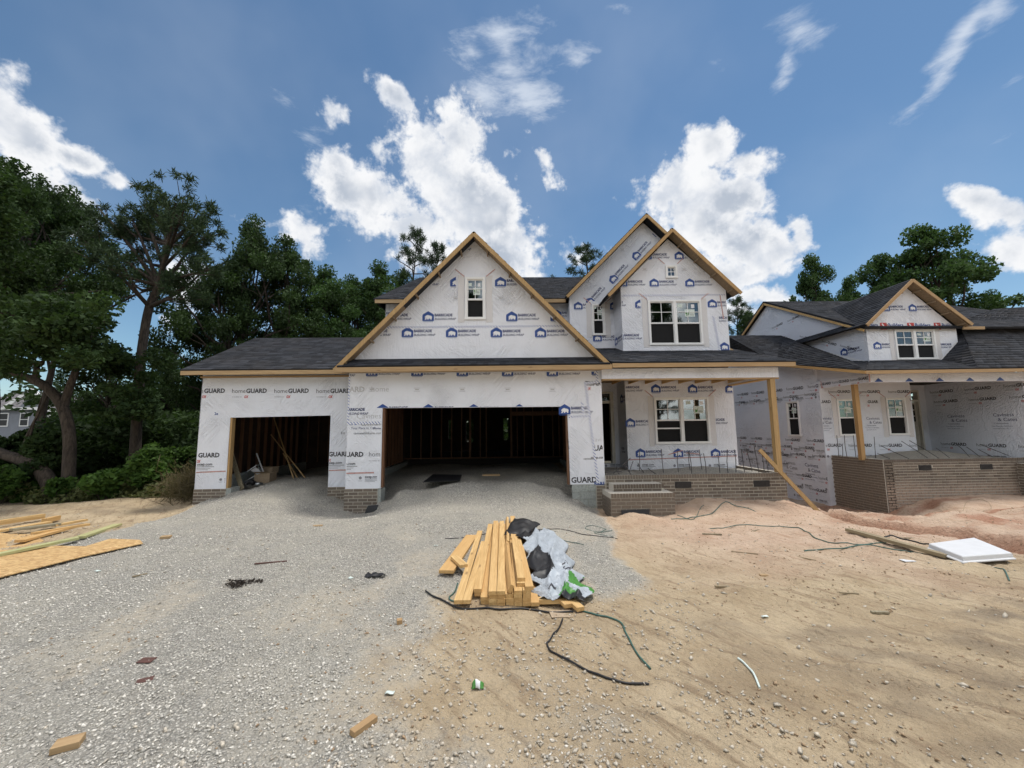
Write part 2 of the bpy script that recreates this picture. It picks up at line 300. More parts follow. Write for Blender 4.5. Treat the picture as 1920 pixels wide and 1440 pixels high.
class MB:
    def __init__(s): s.V = []; s.F = []; s.M = []
    def add(s, V, Fc, mi=0):
        k = len(s.V); s.V += [tuple(p) for p in V]; s.F += [tuple(i+k for i in f) for f in Fc]; s.M += [mi]*len(Fc); return s
    def box(s, x0, x1, y0, y1, z0, z1, mi=0): return s.add(boxv(x0, x1, y0, y1, z0, z1), BOXF, mi)
    def beam(s, a, b, w, h, up=(0, 0, 1), mi=0):
        a = Vector(a); b = Vector(b); d = (b-a).normalized(); r = d.cross(Vector(up)).normalized(); q = r.cross(d)
        P = [a+r*i*w/2+q*j*h/2+(b-a)*k for i in (-1, 1) for j in (-1, 1) for k in (0, 1)]
        # order (i,j,k)
        return s.add(P, [(0, 1, 3, 2), (4, 6, 7, 5), (0, 4, 5, 1), (2, 3, 7, 6), (0, 2, 6, 4), (1, 5, 7, 3)], mi)
    def tube(s, pts, rad, n=6, mi=0):
        pts = [Vector(p) for p in pts]; rings = []
        k0 = len(s.V)
        for i, p in enumerate(pts):
            d = (pts[min(i+1, len(pts)-1)]-pts[max(i-1, 0)]).normalized()
            a = d.cross(Vector((0, 0, 1))) if abs(d.z) < .9 else d.cross(Vector((1, 0, 0))); a.normalize(); b = a.cross(d)
            r = rad[i] if hasattr(rad, '__len__') else rad
            for j in range(n):
                t = 2*math.pi*j/n; s.V.append(tuple(p+(a*math.cos(t)+b*math.sin(t))*r))
        for i in range(len(pts)-1):
            for j in range(n):
                s.F.append((k0+i*n+j, k0+i*n+(j+1) % n, k0+(i+1)*n+(j+1) % n, k0+(i+1)*n+j)); s.M.append(mi)
        s.F.append(tuple(k0+j for j in range(n))); s.F.append(tuple(k0+(len(pts)-1)*n+j for j in reversed(range(n)))); s.M += [mi, mi]
        return s
    def mesh(s, name, mats, smooth=False):
        me = mesh(name, s.V, s.F, mats, smooth)
        if any(s.M): me.polygons.foreach_set('material_index', s.M)
        return me
    def build(s, name, mats, parent=None, smooth=False): return link(bpy.data.objects.new(name, s.mesh(name, mats, smooth)), parent)
def quad_part(name, P, m, parent, th=.02):
    """a thin solid plate over polygon P"""
    P = [Vector(p) for p in P]; nrm = (P[1]-P[0]).cross(P[2]-P[0]).normalized(); n = len(P)
    V = P+[p-nrm*th for p in P]
    Fc = [tuple(range(n)), tuple(reversed(range(n, 2*n)))]+[(i, i+n, (i+1) % n+n, (i+1) % n) for i in range(n)]
    return obj(name, V, Fc, m, parent)
def wall(name, outer, holes, m, parent, Y=None, X=None, th=.10):
    """outer/holes in (h,z): h is x for a front wall at Y, y for a side wall at X. thickness goes away from the viewer"""
    bm = bmesh.new(); es = []
    def pt(h, z): return (h, Y, z) if Y is not None else (X, h, z)
    for lp in [outer]+[[(a, c), (b, c), (b, d), (a, d)] for (a, b, c, d) in holes]:
        vs = [bm.verts.new(pt(*p)) for p in lp]
        for i in range(len(vs)): es.append(bm.edges.new((vs[i], vs[(i+1) % len(vs)])))
    bmesh.ops.triangle_fill(bm, edges=es, use_beauty=True, use_dissolve=False)
    off = Vector((0, th, 0)) if Y is not None else Vector((th, 0, 0))
    r = bmesh.ops.extrude_face_region(bm, geom=bm.faces[:]+bm.edges[:])
    bmesh.ops.translate(bm, vec=off, verts=[v for v in r['geom'] if isinstance(v, bmesh.types.BMVert)])
    bmesh.ops.recalc_face_normals(bm, faces=bm.faces)
    me = bpy.data.meshes.new(name); bm.to_mesh(me); bm.free(); me.materials.append(m)
    return link(bpy.data.objects.new(name, me), parent)
def roof(name, P, parent, eave=None, th=.06, expo=.14):
    """planar convex polygon P (upper side), P[0]->P[1] along the eave; lays shingle tabs in courses"""
    P = [Vector(p) for p in P]; e = (P[1]-P[0]).normalized(); nrm = None
    for i in range(2, len(P)):
        c = e.cross(P[i]-P[0])
        if c.length > .1: nrm = c.normalized(); break
    if nrm.z < 0: nrm = -nrm
    if eave: e = nrm.cross(Vector((0, 0, 1))).normalized()
    up = nrm.cross(e).normalized()
    if up.z < 0: up = -up
    o = quad_part(name, P if (P[1]-P[0]).cross(P[2]-P[0]).dot(nrm) > 0 else list(reversed(P)), M['shingle'], parent, th)
    if eave and abs(nrm.z) > .999: return o
    uvp = [((p-P[0]).dot(e), (p-P[0]).dot(up)) for p in P]
    vmax = max(q[1] for q in uvp); V = []; Q = []; T = []; k = 0; vv = min(0, min(q[1] for q in uvp))
    def rng(v):
        xs = []
        for i in range(len(uvp)):
            (a, b), (c, d) = uvp[i], uvp[(i+1) % len(uvp)]
            if (b <= v <= d) or (d <= v <= b):
                if abs(d-b) > 1e-6: xs.append(a+(c-a)*(v-b)/(d-b))
                else: xs += [a, c]
        return (min(xs), max(xs)) if len(xs) > 1 else None
    row = 0
    while vv < vmax-.02:
        v0, v1 = vv, min(vv+expo, vmax-.001); r0, r1 = rng(v0+.001), rng(v1)
        if r0 and r1:
            a0, b0 = r0; a1, b1 = r1; L = b0-a0; cuts = [0.]
            while cuts[-1] < L-.05: cuts.append(cuts[-1]+random.uniform(.12, .34))
            cuts[-1] = L
            for i in range(len(cuts)-1):
                s0, s1 = cuts[i]/L, cuts[i+1]/L; lift = .010+.010*random.random(); t = random.random()**1.3
                g = .004/L
                pts = [(a0+(b0-a0)*(s0+g), v0-.008, lift), (a0+(b0-a0)*(s1-g), v0-.008, lift), (a1+(b1-a1)*s1, v1, .004), (a1+(b1-a1)*s0, v1, .004), (a0+(b0-a0)*(s0+g), v0-.008, 0.), (a0+(b0-a0)*(s1-g), v0-.008, 0.)]
                for (x, y, z) in pts: V.append(P[0]+e*x+up*y+nrm*z); T.append(t)
                Q.append((k, k+1, k+2, k+3)); Q.append((k+4, k+5, k+1, k)); k += 6
        vv += expo; row += 1
    if Q:
        me = npmesh('shingle_courses', [tuple(p) for p in V], Q, M['shingle'], T)
        s = link(bpy.data.objects.new('shingle_courses', me), o); s['kind'] = 'stuff'
    return o
# ---- printed lettering --------------------------------------------------
_tc = {}
def text_geo(body, size, bold=0., shear=0.):
    key = (body, size, bold, shear)
    if key not in _tc:
        cu = bpy.data.curves.new('t', 'FONT'); cu.body = body; cu.size = size; cu.offset = bold*size; cu.shear = shear; cu.resolution_u = 2; cu.align_x = 'LEFT'
        o = bpy.data.objects.new('t', cu); COL.objects.link(o)
        bpy.context.view_layer.update()
        me = bpy.data.meshes.new_from_object(o.evaluated_get(bpy.context.evaluated_depsgraph_get()))
        V = [(v.co.x, v.co.y) for v in me.vertices]; Fc = [tuple(p.vertices) for p in me.polygons]
        bpy.data.objects.remove(o); bpy.data.curves.remove(cu); bpy.data.meshes.remove(me); _tc[key] = (V, Fc)
    return _tc[key]
class PR:
    """a flat print: local x right, z up, faces -y"""
    def __init__(s): s.b = MB(); s.mats = []
    def mi(s, m):
        if m not in s.mats: s.mats.append(m)
        return s.mats.index(m)
    def txt(s, body, x, z, size, m, bold=0., shear=0., d=0., w=None):
        V, Fc = text_geo(body, size, bold, shear)
        if w: k = w/max(a for a, c in V); V = [(a*k, c) for a, c in V]
        s.b.add([(x+a, -d, z+c) for a, c in V], Fc, s.mi(m)); return s
    def poly(s, pts, m, d=0.): s.b.add([(a, -d, c) for a, c in pts], [tuple(range(len(pts)))], s.mi(m)); return s
    def rect(s, x0, x1, z0, z1, m, d=0.): return s.poly([(x0, z0), (x1, z0), (x1, z1), (x0, z1)], m, d)
    def done(s, name='wrap_print'): return s.b.mesh(name, [M[k] for k in s.mats])
def mk_barricade(nolabel=False):
    p = PR()      # icon 0.30 wide, 0.26 high, origin at icon's lower left
    p.poly([(.0, .0), (.30, .0), (.30, .165), (.27, .19), (.155, .262), (.145, .262), (.03, .19), (.0, .165)], 'blue')
    p.poly([(.15+(a-.15)*.80, .035+(c-.018)*.72) for a, c in [(.04, .018), (.085, .018), (.09, .05), (.105, .065), (.125, .045), (.125, .018), (.165, .018), (.165, .05), (.20, .062), (.222, .045), (.22, .018), (.262, .018), (.27, .08), (.278, .12), (.262, .15), (.225, .17), (.17, .178), (.145, .195), (.125, .195), (.12, .188), (.09, .18), (.07, .155), (.045, .13), (.032, .112), (.04, .10), (.075, .095), (.05, .06)]], 'pwhite', .0015); p.poly([(.085, .14), (.095, .14), (.095, .15), (.085, .15)], 'blue', .003)
    p.rect(.02, .28, -.025, -.014, 'blue')
    p.txt('BARRICADE', .315, .125, .10, 'navy', .04, w=.47); p.txt('BUILDING WRAP', .315, .025, .085, 'navy', .012, .25, w=.56)
    return p.done()
def mk_home(ox=True, com=False):
    p = PR()
    p.txt('home', 0, 0, .17, 'ink', -.006, w=.37); p.txt('GUARD', .385, 0, .165, 'ink', .035, w=.56)
    if ox: p.txt('POWERED BY', .02, -.12, .035, 'grey', w=.27); p.txt('OX', .34, -.14, .10, 'red', .04, .2, w=.12)
    if com:
        p.txt('oxep.com', .50, -.37, .10, 'ink', .02)
        p.rect(.5, .95, -.40, -.39, 'ink'); p.rect(.5, .85, -.44, -.43, 'grey'); p.rect(.5, .8, -.48, -.47, 'grey')
        p.poly([(.36+.05*math.cos(t), -.37+.05*math.sin(t)) for t in [i*math.pi/5 for i in range(10)]], 'grey')
    return p.done()
def mk_com():
    p = PR(); p.txt('oxep.com', 0, 0, .10, 'ink', .02); p.rect(0, .45, -.04, -.028, 'ink'); p.rect(0, .36, -.08, -.07, 'grey'); p.rect(0, .3, -.115, -.105, 'grey')
    p.poly([(-.13+.045*math.cos(t), .0+.045*math.sin(t)) for t in [i*math.pi/5 for i in range(10)]], 'grey'); p.rect(-.19, -.07, -.09, -.08, 'grey'); return p.done()
def mk_mark():
    p = PR(); p.rect(0, .16, .07, .076, 'grey'); p.rect(.03, .13, .02, .05, 'fade'); p.rect(0, .16, -.01, -.004, 'grey'); return p.done()
def mk_builders():
    p = PR(); p.poly([(0, 0), (.24, 0), (.24, .24), (0, .24)], 'red'); p.poly([(.05, .2), (.09, .22), (.2, .04), (.15, .04)], 'pwhite', .0015)
    p.txt('Builders', .27, .10, .17, 'blue', .02); p.txt('FirstSource', .27, 0, .10, 'fade', .005); return p.done()
def mk_cav(col='grey'):
    p = PR(); p.txt('Caviness', 0, 0, .20, col, -.002); p.txt('& Cates', .15, -.2, .20, col); p.txt('Communities', .0, -.32, .09, col); p.txt('Your Place to Call Home', -.1, -.43, .07, col); p.txt('cavinessandcates.com', -.05, -.53, .06, col); return p.done()
PM = dict(bar=mk_barricade(), home=mk_home(), homec=mk_home(True, True), com=mk_com(), mark=mk_mark(), bld=mk_builders(), cav=mk_cav(), cavn=mk_cav('navy'))
def prt(w, me, p, s=1., rot=0., side=False, clip=(), d=.004, mirror=False):
    """place print mesh me on wall part w with its origin at p; clip = list of (h,z,nh,nz): keep where (q-h,z).n < 0"""
    if isinstance(me, str): me = PM[me]
    p = Vector(p)
    L = Matrix.Rotation(-rot, 4, 'Y') @ Matrix.Scale(s, 4)
    B = Matrix.Rotation(-math.pi/2, 4, 'Z') if side else Matrix.Identity(4)
    T = Matrix.Translation(p+(Vector((-d, 0, 0)) if side else Vector((0, -d, 0)))) @ B @ L
    if clip:
        bm = bmesh.new(); bm.from_mesh(me); bm.transform(T)
        for (h, z, nh, nz) in clip:
            co = Vector((p.x, h, z)) if side else Vector((h, p.y, z)); no = Vector((0, nh, nz)) if side else Vector((nh, 0, nz))
            bmesh.ops.bisect_plane(bm, geom=bm.verts[:]+bm.edges[:]+bm.faces[:], plane_co=co, plane_no=no, clear_outer=True)
        m2 = bpy.data.meshes.new('wrap_print'); 
        if not bm.faces: bm.free(); return None
        bm.to_mesh(m2); bm.free()
        for k in me.materials: m2.materials.append(k)
        o = bpy.data.objects.new('wrap_print', m2); return link(o, w)
    o = bpy.data.objects.new('wrap_print', me); o.matrix_basis = T; COL.objects.link(o); o.parent = w; return o
def word(w, body, p, size, m, bold=0., shear=0., **kw):
    q = PR(); q.txt(body, 0, 0, size, m, bold, shear); return prt(w, q.done(), p, **kw)
def strip(w, a, b, width, m='tape', d=.006, name='seam_tape'):
    """flat tape from a to b on a wall facing the viewer"""
    a = Vector(a); b = Vector(b); t = (b-a).normalized(); side = abs(t.x) < 1e-4 and abs(a.x-b.x) < 1e-4 and abs(a.y-b.y) > 1e-3
    nr = Vector((-1, 0, 0)) if side else Vector((0, -1, 0)); q = t.cross(nr).normalized()*width/2
    n = max(2, int((b-a).length/.12)); V = []; Fc = []
    for i in range(n+1):
        c = a+(b-a)*i/n; j = random.uniform(-1, 1)*.1*width
        V += [c+q*(1+random.uniform(-.12, .12))+nr*(d+random.random()*.003)+q*j*.3, c-q*(1+random.uniform(-.12, .12))+nr*(d+random.random()*.003)]
    for i in range(n): Fc.append((2*i, 2*i+1, 2*i+3, 2*i+2))
    return obj(name, V, Fc, M[m], w)
# ---- windows ---------------------------------------------------------------
def window(par, x0, x1, z0, z1, Y, units=1, upper_muntins=(1, 1), rail=.5, label=None, X=None, tape=True, wallpart=None, single=False, shades=()):
    """double-hung units; rail = height fraction of the meeting rail; side wall when X given (h=y)"""
    def mk(mb, a, b, c, d, y0, y1, mi=0):
        if X is None: mb.box(a, b, Y+y0, Y+y1, c, d, mi)
        else: mb.box(X+y0, X+y1, a, b, c, d, mi)
    f = MB(); fw_ = .055; pj = -.035
    mk(f, x0, x1, z1-fw_, z1, pj, .07); mk(f, x0-.01, x1+.01, z0-.01, z0+fw_, pj-.012, .07)
    mk(f, x0, x0+fw_, z0+fw_, z1-fw_, pj, .07); mk(f, x1-fw_, x1, z0+fw_, z1-fw_, pj, .07)
    uw = (x1-x0)/units
    for i in range(1, units): mk(f, x0+uw*i-.045, x0+uw*i+.045, z0+fw_, z1-fw_, pj+.004, .066)
    win = f.build('window', M['white'], par)
    for i in range(units):
        a = x0+uw*i+(fw_ if i == 0 else .045); b = x0+uw*(i+1)-(fw_ if i == units-1 else .045); c, d = z0+fw_, z1-fw_; zr = c+(d-c)*rail
        fr = MB(); sw = .03
        if not single: mk(fr, a, b, zr-.022, zr+.022, -.01, .05)
        for (p, q) in ([(zr+.022, d)] if not single else [(c, d)]):
            mk(fr, a, a+sw, p, q, .0, .045); mk(fr, b-sw, b, p, q, .0, .045); mk(fr, a+sw, b-sw, q-sw, q, .0, .045)
        if not single: mk(fr, a, a+.018, c, zr-.022, -.005, .05); mk(fr, b-.018, b, c, zr-.022, -.005, .05)
        fr.build('sash', M['white'], win)
        base = c if single else zr+.022
        g = MB(); mk(g, a+sw, b-sw, base, d-sw, .020, .026); g.build('pane', M['glass'], win)
        if not single:
            g = MB(); mk(g, a+.018, b-.018, c, zr-.022, .034, .038); g.build('screen', M['screen'], win)
        nx, nz = upper_muntins
        for k in range(1, nx+1):
            mm = MB(); xx = a+(b-a)*k/(nx+1); mk(mm, xx-.009, xx+.009, base, d-sw, .006, .018); mm.build('muntin', M['white'], win)
        for k in range(1, nz+1):
            mm = MB(); zz = base+(d-base)*k/(nz+1); mk(mm, a+sw, b-sw, zz-.009, zz+.009, .004, .016); mm.build('muntin', M['white'], win)
        if i in shades:
            mm = MB(); zz = c+(zr-c)*.62; mk(mm, a+.02, b-.02, zz-.02, zz+.02, .0, .03); mm.build('sash', M['white'], win)
        if label and i in label:
            # paper sticker with green swoosh on the glass
            w2 = b-a; lx = a+w2*random.uniform(.38, .48); lz = base+(d-base)*random.uniform(.2, .35); q = PR()
            q.rect(0, w2*.42, 0, (d-base)*.36, 'paper'); q.poly([(w2*.03, .02), (w2*.16, .05), (w2*.2, (d-base)*.3), (w2*.1, .08)], 'green', .001); q.poly([(w2*.02, .1), (w2*.1, .05), (w2*.14, .1), (w2*.05, .14)], 'green', .002)
            q.rect(w2*.2, w2*.38, .05, .062, 'ink', .001); q.rect(w2*.2, w2*.34, .085, .095, 'grey', .001)
            q.rect(-w2*.3, -w2*.1, (d-base)*.45, (d-base)*.62, 'paper'); q.rect(w2*.28, w2*.42, (d-base)*.42, (d-base)*.6, 'pwhite')
            me = q.done('paper_label')
            o = prt(win, me, (lx, Y+.019, lz) if X is None else (X+.019, b-w2*.35, lz), side=X is not None, d=0.); o.name = 'paper_label'
    if tape and wallpart is not None and X is None:
        for (xx) in (x0-.10, x1+.10): strip(wallpart, (xx, Y, z0-.08), (xx, Y, z1+.05), .17, 'flash', .005, 'flashing_tape')
        strip(wallpart, (x0-.02, Y, z1+.05), (x1+.02, Y, z1+.05), .10, 'wrap', .007, 'flashing_tape')
        strip(wallpart, (x0-.02, Y, z1+.02), (x0-.26, Y, z1+.22), .025, 'flash_red', .010, 'flashing_tape')
        strip(wallpart, (x1+.02, Y, z1+.02), (x1+.26, Y, z1+.22), .025, 'flash_red', .010, 'flashing_tape')
    return win
# ---- bricks ------------------------------------------------------------------
BW, BH, BG = .220, .066, .014
_bm = {}; BUD = {}
def brick_mesh(L, H, Dp):
    k = (round(L, 3), round(H, 3), Dp)
    if k not in _bm:
        b = MB(); e = .003
        b.V = [(x*(L/2-(e if y < 0 else 0)), y*Dp/2, z*(H/2-(e if y < 0 else 0))) for x in (-1, 1) for y in (-1, 1) for z in (-1, 1)]; b.F = list(BOXF); b.M = [0]*6
        _bm[k] = b.mesh('brick', M['brick'])
    return _bm[k]
def bricks(par, h0, h1, z0, z1, Y=None, X=None, maxn=300, soldier_top=False, holes=(), proud=.010, stuff_h=None, wallname='brick_wall', th=.1, ok=None):
    """mortar wall with real bricks (each an object) laid in running bond on its face"""
    mb = MB()
    if Y is not None: mb.box(h0, h1, Y, Y+th, z0, z1)
    else: mb.box(X, X+th, h0, h1, z0, z1)
    w = mb.build(wallname, M['mortar'], par)
    cnt = 0; rest = MB(); items = []; BUD.setdefault(par.name, 300)
    zt = z1
    if soldier_top:
        xx = h0
        while xx < h1-.03: items.append((xx+.033, z1-.045, .056, .092)); xx += .068
        zt = z1-.1
    r = 0; z = zt-BH/2-.004
    while z > z0-.01:
        xx = h0-(BW+BG)/2*(r % 2)
        while xx < h1-.02:
            a, b = max(xx, h0+.002), min(xx+BW, h1-.002)
            segs = [(a, b)]
            for q in holes:
                if z+BH/2 > q[2]+.004 and z-BH/2 < q[3]-.004:
                    segs = [t_ for (c0, c1) in segs for t_ in ([(c0, c1)] if c1 < q[0] or c0 > q[1] else [(c0, q[0]-.008), (q[1]+.008, c1)])]
            for (c0, c1) in segs:
                if c1-c0 > .03: items.append(((c0+c1)/2, z, c1-c0, BH))
            xx += BW+BG
        z -= BH+BG; r += 1
    for (c, zc, L, H) in items:
        p = Vector((c, Y-proud+.03+random.uniform(-.002, .002), zc)) if Y is not None else Vector((X-proud+.03+random.uniform(-.002, .002), c, zc))
        if cnt < maxn and BUD[par.name] > 0 and H < .08 and L > .06 and (ok is None or ok(c, zc)):
            BUD[par.name] -= 1
            o = bpy.data.objects.new('brick', brick_mesh(L, H, .06)); o.location = p
            if Y is None: o.rotation_euler.z = -math.pi/2
            COL.objects.link(o); o.parent = w; cnt += 1
        else:
            if Y is not None: rest.box(c-L/2, c+L/2, p.y-.03, p.y+.03, zc-H/2, zc+H/2)
            else: rest.box(p.x-.03, p.x+.03, c-L/2, c+L/2, zc-H/2, zc+H/2)
    if rest.V: o = rest.build('brick_courses', M['brick'], w); o['kind'] = 'stuff'
    return w, cnt

# ------------------------------------------------------------------ ground
GC = [(-9, -4, 0), (0, -4, 0), (9, -4, 0), (-8, 2, .02), (-3, 2, .02), (0, 2, 0), (3, 2, .0), (8, 2, .1), (-7, 5, .0), (-3, 5, .04), (0, 5, .0), (3, 5, -.02), (6, 5, -.02), (9, 4, .02),
      (-1, 6.5, .03), (-3, 7.5, .10), (-1, 8.4, .22), (.8, 8.4, .15), (-6, 8.5, .10), (-8, 9.3, -.02), (-8.1, 10.6, -.08), (-8.6, 11.2, -.1), (-12, 10, -.02), (-16, 10, -.05), (-13, 13, -.15), (-9, 14, -.15),
      (-7.3, 10.7, .12), (-6.9, 10.8, .30), (-6, 10.8, .44), (-5.1, 10.8, .38), (-4.6, 10.7, .14), (-6, 12, .45), (-7.5, 13, .42), (-4.5, 13, .45), (-6, 16, .45),
      (-4.1, 10.5, .0), (-3.9, 10.0, -.12), (-3.5, 10.05, -.20), (-3.2, 9.9, -.20), (-2.95, 10.2, .08), (-2.4, 10.2, .34), (-1, 10.2, .46), (.6, 10.2, .46), (1.3, 10.2, .34), (1.75, 10.1, .08), (2.2, 10.0, -.15), (2.7, 9.6, -.26),
      (-2, 12, .48), (1.5, 12, .48), (0, 14, .48), (-3, 16, .48), (1.5, 16, .48),
      (2.3, 8.5, -.12), (3.0, 9.1, -.17), (3.5, 9.2, -.22), (4.1, 9.15, -.17), (4.3, 9.8, -.1), (5.2, 9.95, .03), (6.1, 9.9, -.02), (7, 9.9, -.14), (7.4, 9.6, -.22), (5, 8.4, -.12), (3, 7, -.05), (6, 7, -.08),
      (7.8, 9.4, -.30), (8.6, 9.3, -.36), (8.6, 10.6, -.95), (9.3, 12.5, -1.3), (10.6, 12.3, -1.25), (9.3, 16, -1.25), (9, 20, -1.1), (10.9, 11.2, -.95), (9.6, 10.2, -.6),
      (11.4, 11.6, -.85), (12.1, 11.5, -.62), (12.8, 11.4, -.36), (14, 11.4, -.33), (17, 11.4, -.33), (11, 9.6, -.42), (13, 9, -.22), (10, 8, -.22), (12, 6, -.12), (16, 8, -.2), (9.5, 6.5, -.1),
      (0, 24, .2), (-15, 20, -.3), (12, 24, -.6), (-25, 15, -.3), (25, 12, -.3), (0, 60, 0), (-60, 40, -.5), (60, 40, -.5), (0, -40, 0), (-50, 0, 0), (50, 0, 0)]
GCa = np.array(GC)
def G(x, y):
    x = np.asarray(x, float); y = np.asarray(y, float); num = np.zeros_like(x); den = np.zeros_like(x)
    for (a, b, c) in GC:
        w = 1./(((x-a)**2+(y-b)**2+.02)**1.9); num += w*c; den += w
    return num/den
TR = [atz(1560, 966, -.3), atz(1600, 979, -.3), atz(1700, 999, -.28), atz(1800, 1011, -.25), atz(1925, 1042, -.2), atz(2100, 1090, -.15)]
def segdist(x, y, P):
    d = np.full(np.shape(x), 1e9)
    for a, b in zip(P[:-1], P[1:]):
        ax, ay, bx, by = a[0], a[1], b[0], b[1]; L = (bx-ax)**2+(by-ay)**2
        t = np.clip(((x-ax)*(bx-ax)+(y-ay)*(by-ay))/L, 0, 1); d = np.minimum(d, np.hypot(x-ax-t*(bx-ax), y-ay-t*(by-ay)))
    return d
def vnoise(x, y, s, seed=0):
    """value noise, vectorised"""
    r = np.random.default_rng(seed).random((256, 256)); x = np.asarray(x)*s+seed*7.3; y = np.asarray(y)*s+seed*3.1
    xi = np.floor(x).astype(int); yi = np.floor(y).astype(int); fx = x-xi; fy = y-yi; fx = fx*fx*(3-2*fx); fy = fy*fy*(3-2*fy)
    g = lambda a, b: r[a % 256, b % 256]
    return (g(xi, yi)*(1-fx)+g(xi+1, yi)*fx)*(1-fy)+(g(xi, yi+1)*(1-fx)+g(xi+1, yi+1)*fx)*fy
def fb(x, y, s, o=4, seed=0):
    return sum(vnoise(x, y, s*2**k, seed+k)/2**k for k in range(o))/sum(1/2**k for k in range(o))
GP_ = [(1128, 962), (1142, 985), (1160, 1035), (1215, 1085), (1185, 1100), (1090, 1098), (990, 1120), (870, 1128), (800, 1190), (760, 1290), (690, 1330), (900, 1440), (860, 1700)]
GPW = [tuple(atz(*p))[:2] for p in GP_]
GPW = [(2.35, 10.4), (1.9, 17), (-8, 17), (-8, 10.9)]+[tuple(atz(*p))[:2] for p in [(360, 958), (320, 970), (255, 992), (200, 1008), (120, 1022), (60, 1050), (-100, 1090), (-600, 1180)]]+[(-12, 0), (-1, -6), (2, -1)]+list(reversed(GPW))
def inpoly(x, y, P):
    c = np.zeros(np.shape(x), bool); n = len(P)
    for i in range(n):
        (x1, y1), (x2, y2) = P[i], P[(i+1) % n]
        if y1 == y2: continue
        c ^= ((y1 > y) != (y2 > y)) & (x < (x2-x1)*(y-y1)/(y2-y1)+x1)
    return c
def gravel(x, y):
    P = GPW+[GPW[0]]; d = segdist(x, y, P); s = np.where(inpoly(x, y, GPW), d, -d)
    soft = .12+1.0*np.clip((5.2-y)/1.8, 0, 1)
    base = np.clip(.5+(s+(fb(x, y, 1.6, 5, 5)-.5)*(.5+1.3*np.clip((5.2-y)/1.8, 0, 1)))/soft*.5, 0, 1)
    patch = np.clip((fb(x*1.6, y*.9, .75, 4, 11)-.50)*5, 0, 1)*np.clip((8.3-y)/1.5, 0, 1)        # worn sandy patches
    return base*(1-.5*patch)
def ground_z(x, y):
    z = G(x, y); near = np.clip((18-y)/6, 0, 1)*np.clip((y+8)/4, 0, 1)
    gr = gravel(x, y)
    xr_ = x*.6-y*.8; yr_ = x*.8+y*.6; tr_ = (fb(xr_*.35, yr_*3.2, 1.6, 4, 33)-.5)*.10*np.clip((x-.8)/1.5, 0, 1)
    z = z+near*((fb(x, y, 1.1, 3, 21)-.5)*.09*(1-.6*gr)+(fb(x, y, 5, 4, 31)-.5)*.06*(1.1-gr)+(fb(x, y, 9, 3, 41)-.5)*.022+tr_)
    dt = segdist(x, y, TR)+ (fb(x, y, 3, 3, 51)-.5)*.16
    xx = np.clip((x-7.2)/.6, 0, 1)
    z = z-.26*np.clip(1-(dt/.24)**2, 0, 1)*xx
    fs = inpoly(x, y, [tuple(p)[:2] for p in TR]+[(40, 4), (40, 11), (TR[0].x+.4, 10.2)])
    z = z+np.where(fs, .13*np.clip(dt/.12, 0, 1)*np.exp(-dt/1.4), 0)*xx+np.where(fs, (fb(x*.5, y*1.5, 2.2, 4, 131)-.5)*.16, 0)
    far = (x-8.0)*.0
    # clay lumps against the porch bricks and steps
    for (a, b, s, h) in [(2.95, 9.05, .45, .045), (4.25, 9.1, .45, .05), (5.2, 9.9, .5, .05), (6.9, 9.85, .35, .10), (9.9, 8.9, .9, .12), (11.5, 8.4, 1.2, .12)]:
        z = z+h*np.exp(-((x-a)**2+(y-b)**2)/s**2)*(.7+.6*fb(x, y, 4, 3, 61))
    return z
def gz(x, y): return float(ground_z(np.array([x]), np.array([y]))[0])
def axis(segs):
    a = [segs[0][0]]
    for (x0, x1, st, gr) in segs:
        s = st
        while a[-1] < x1: a.append(a[-1]+s); s *= gr
    return np.array(a)
ys = axis([(-60, -8, 4, 1.0), (-8, 1.2, .4, .97), (1.2, 6, .05, 1.0), (6, 13, .065, 1.0), (13, 20, .12, 1.02), (20, 900, .5, 1.16)])
xr = axis([(0, 13, .06, 1.0), (13, 18, .12, 1.02), (18, 700, .4, 1.17)]); xl = axis([(0, 10.5, .06, 1.0), (10.5, 16, .12, 1.02), (16, 700, .4, 1.17)])
xs = np.concatenate([-xl[::-1], xr[1:]])
XX, YY = np.meshgrid(xs, ys); ZZ = ground_z(XX.ravel(), YY.ravel()).reshape(XX.shape)
nx_, ny_ = len(xs), len(ys); ii = np.arange(nx_*ny_).reshape(ny_, nx_)
Q = np.stack([ii[:-1, :-1].ravel(), ii[:-1, 1:].ravel(), ii[1:, 1:].ravel(), ii[1:, :-1].ravel()], 1)
fx_, fy_ = XX.ravel(), YY.ravel(); gr_ = gravel(fx_, fy_)
clay = np.clip((fx_-1.0)/2.5, 0, 1)*np.clip((fy_-4.6+(fb(fx_, fy_, .7, 3, 71)-.5)*3)/2.5, 0, 1)
clay = np.maximum(clay, np.clip((fx_-7)/2, 0, 1)*np.clip((fy_-5.5)/1.5, 0, 1))
redd = np.clip(1.25-segdist(fx_, fy_, TR)/.30, 0, 1)*np.clip((fx_-7.2)/.5, 0, 1); redd = np.maximum(redd, np.clip((fb(fx_*.6, fy_*1.6, 1.3, 4, 81)-.56)*7, 0, 1)*np.clip((fx_-6)/3, 0, 1)*np.clip((fy_-6.5)/1.5, 0, 1))
dark = np.zeros_like(fx_)
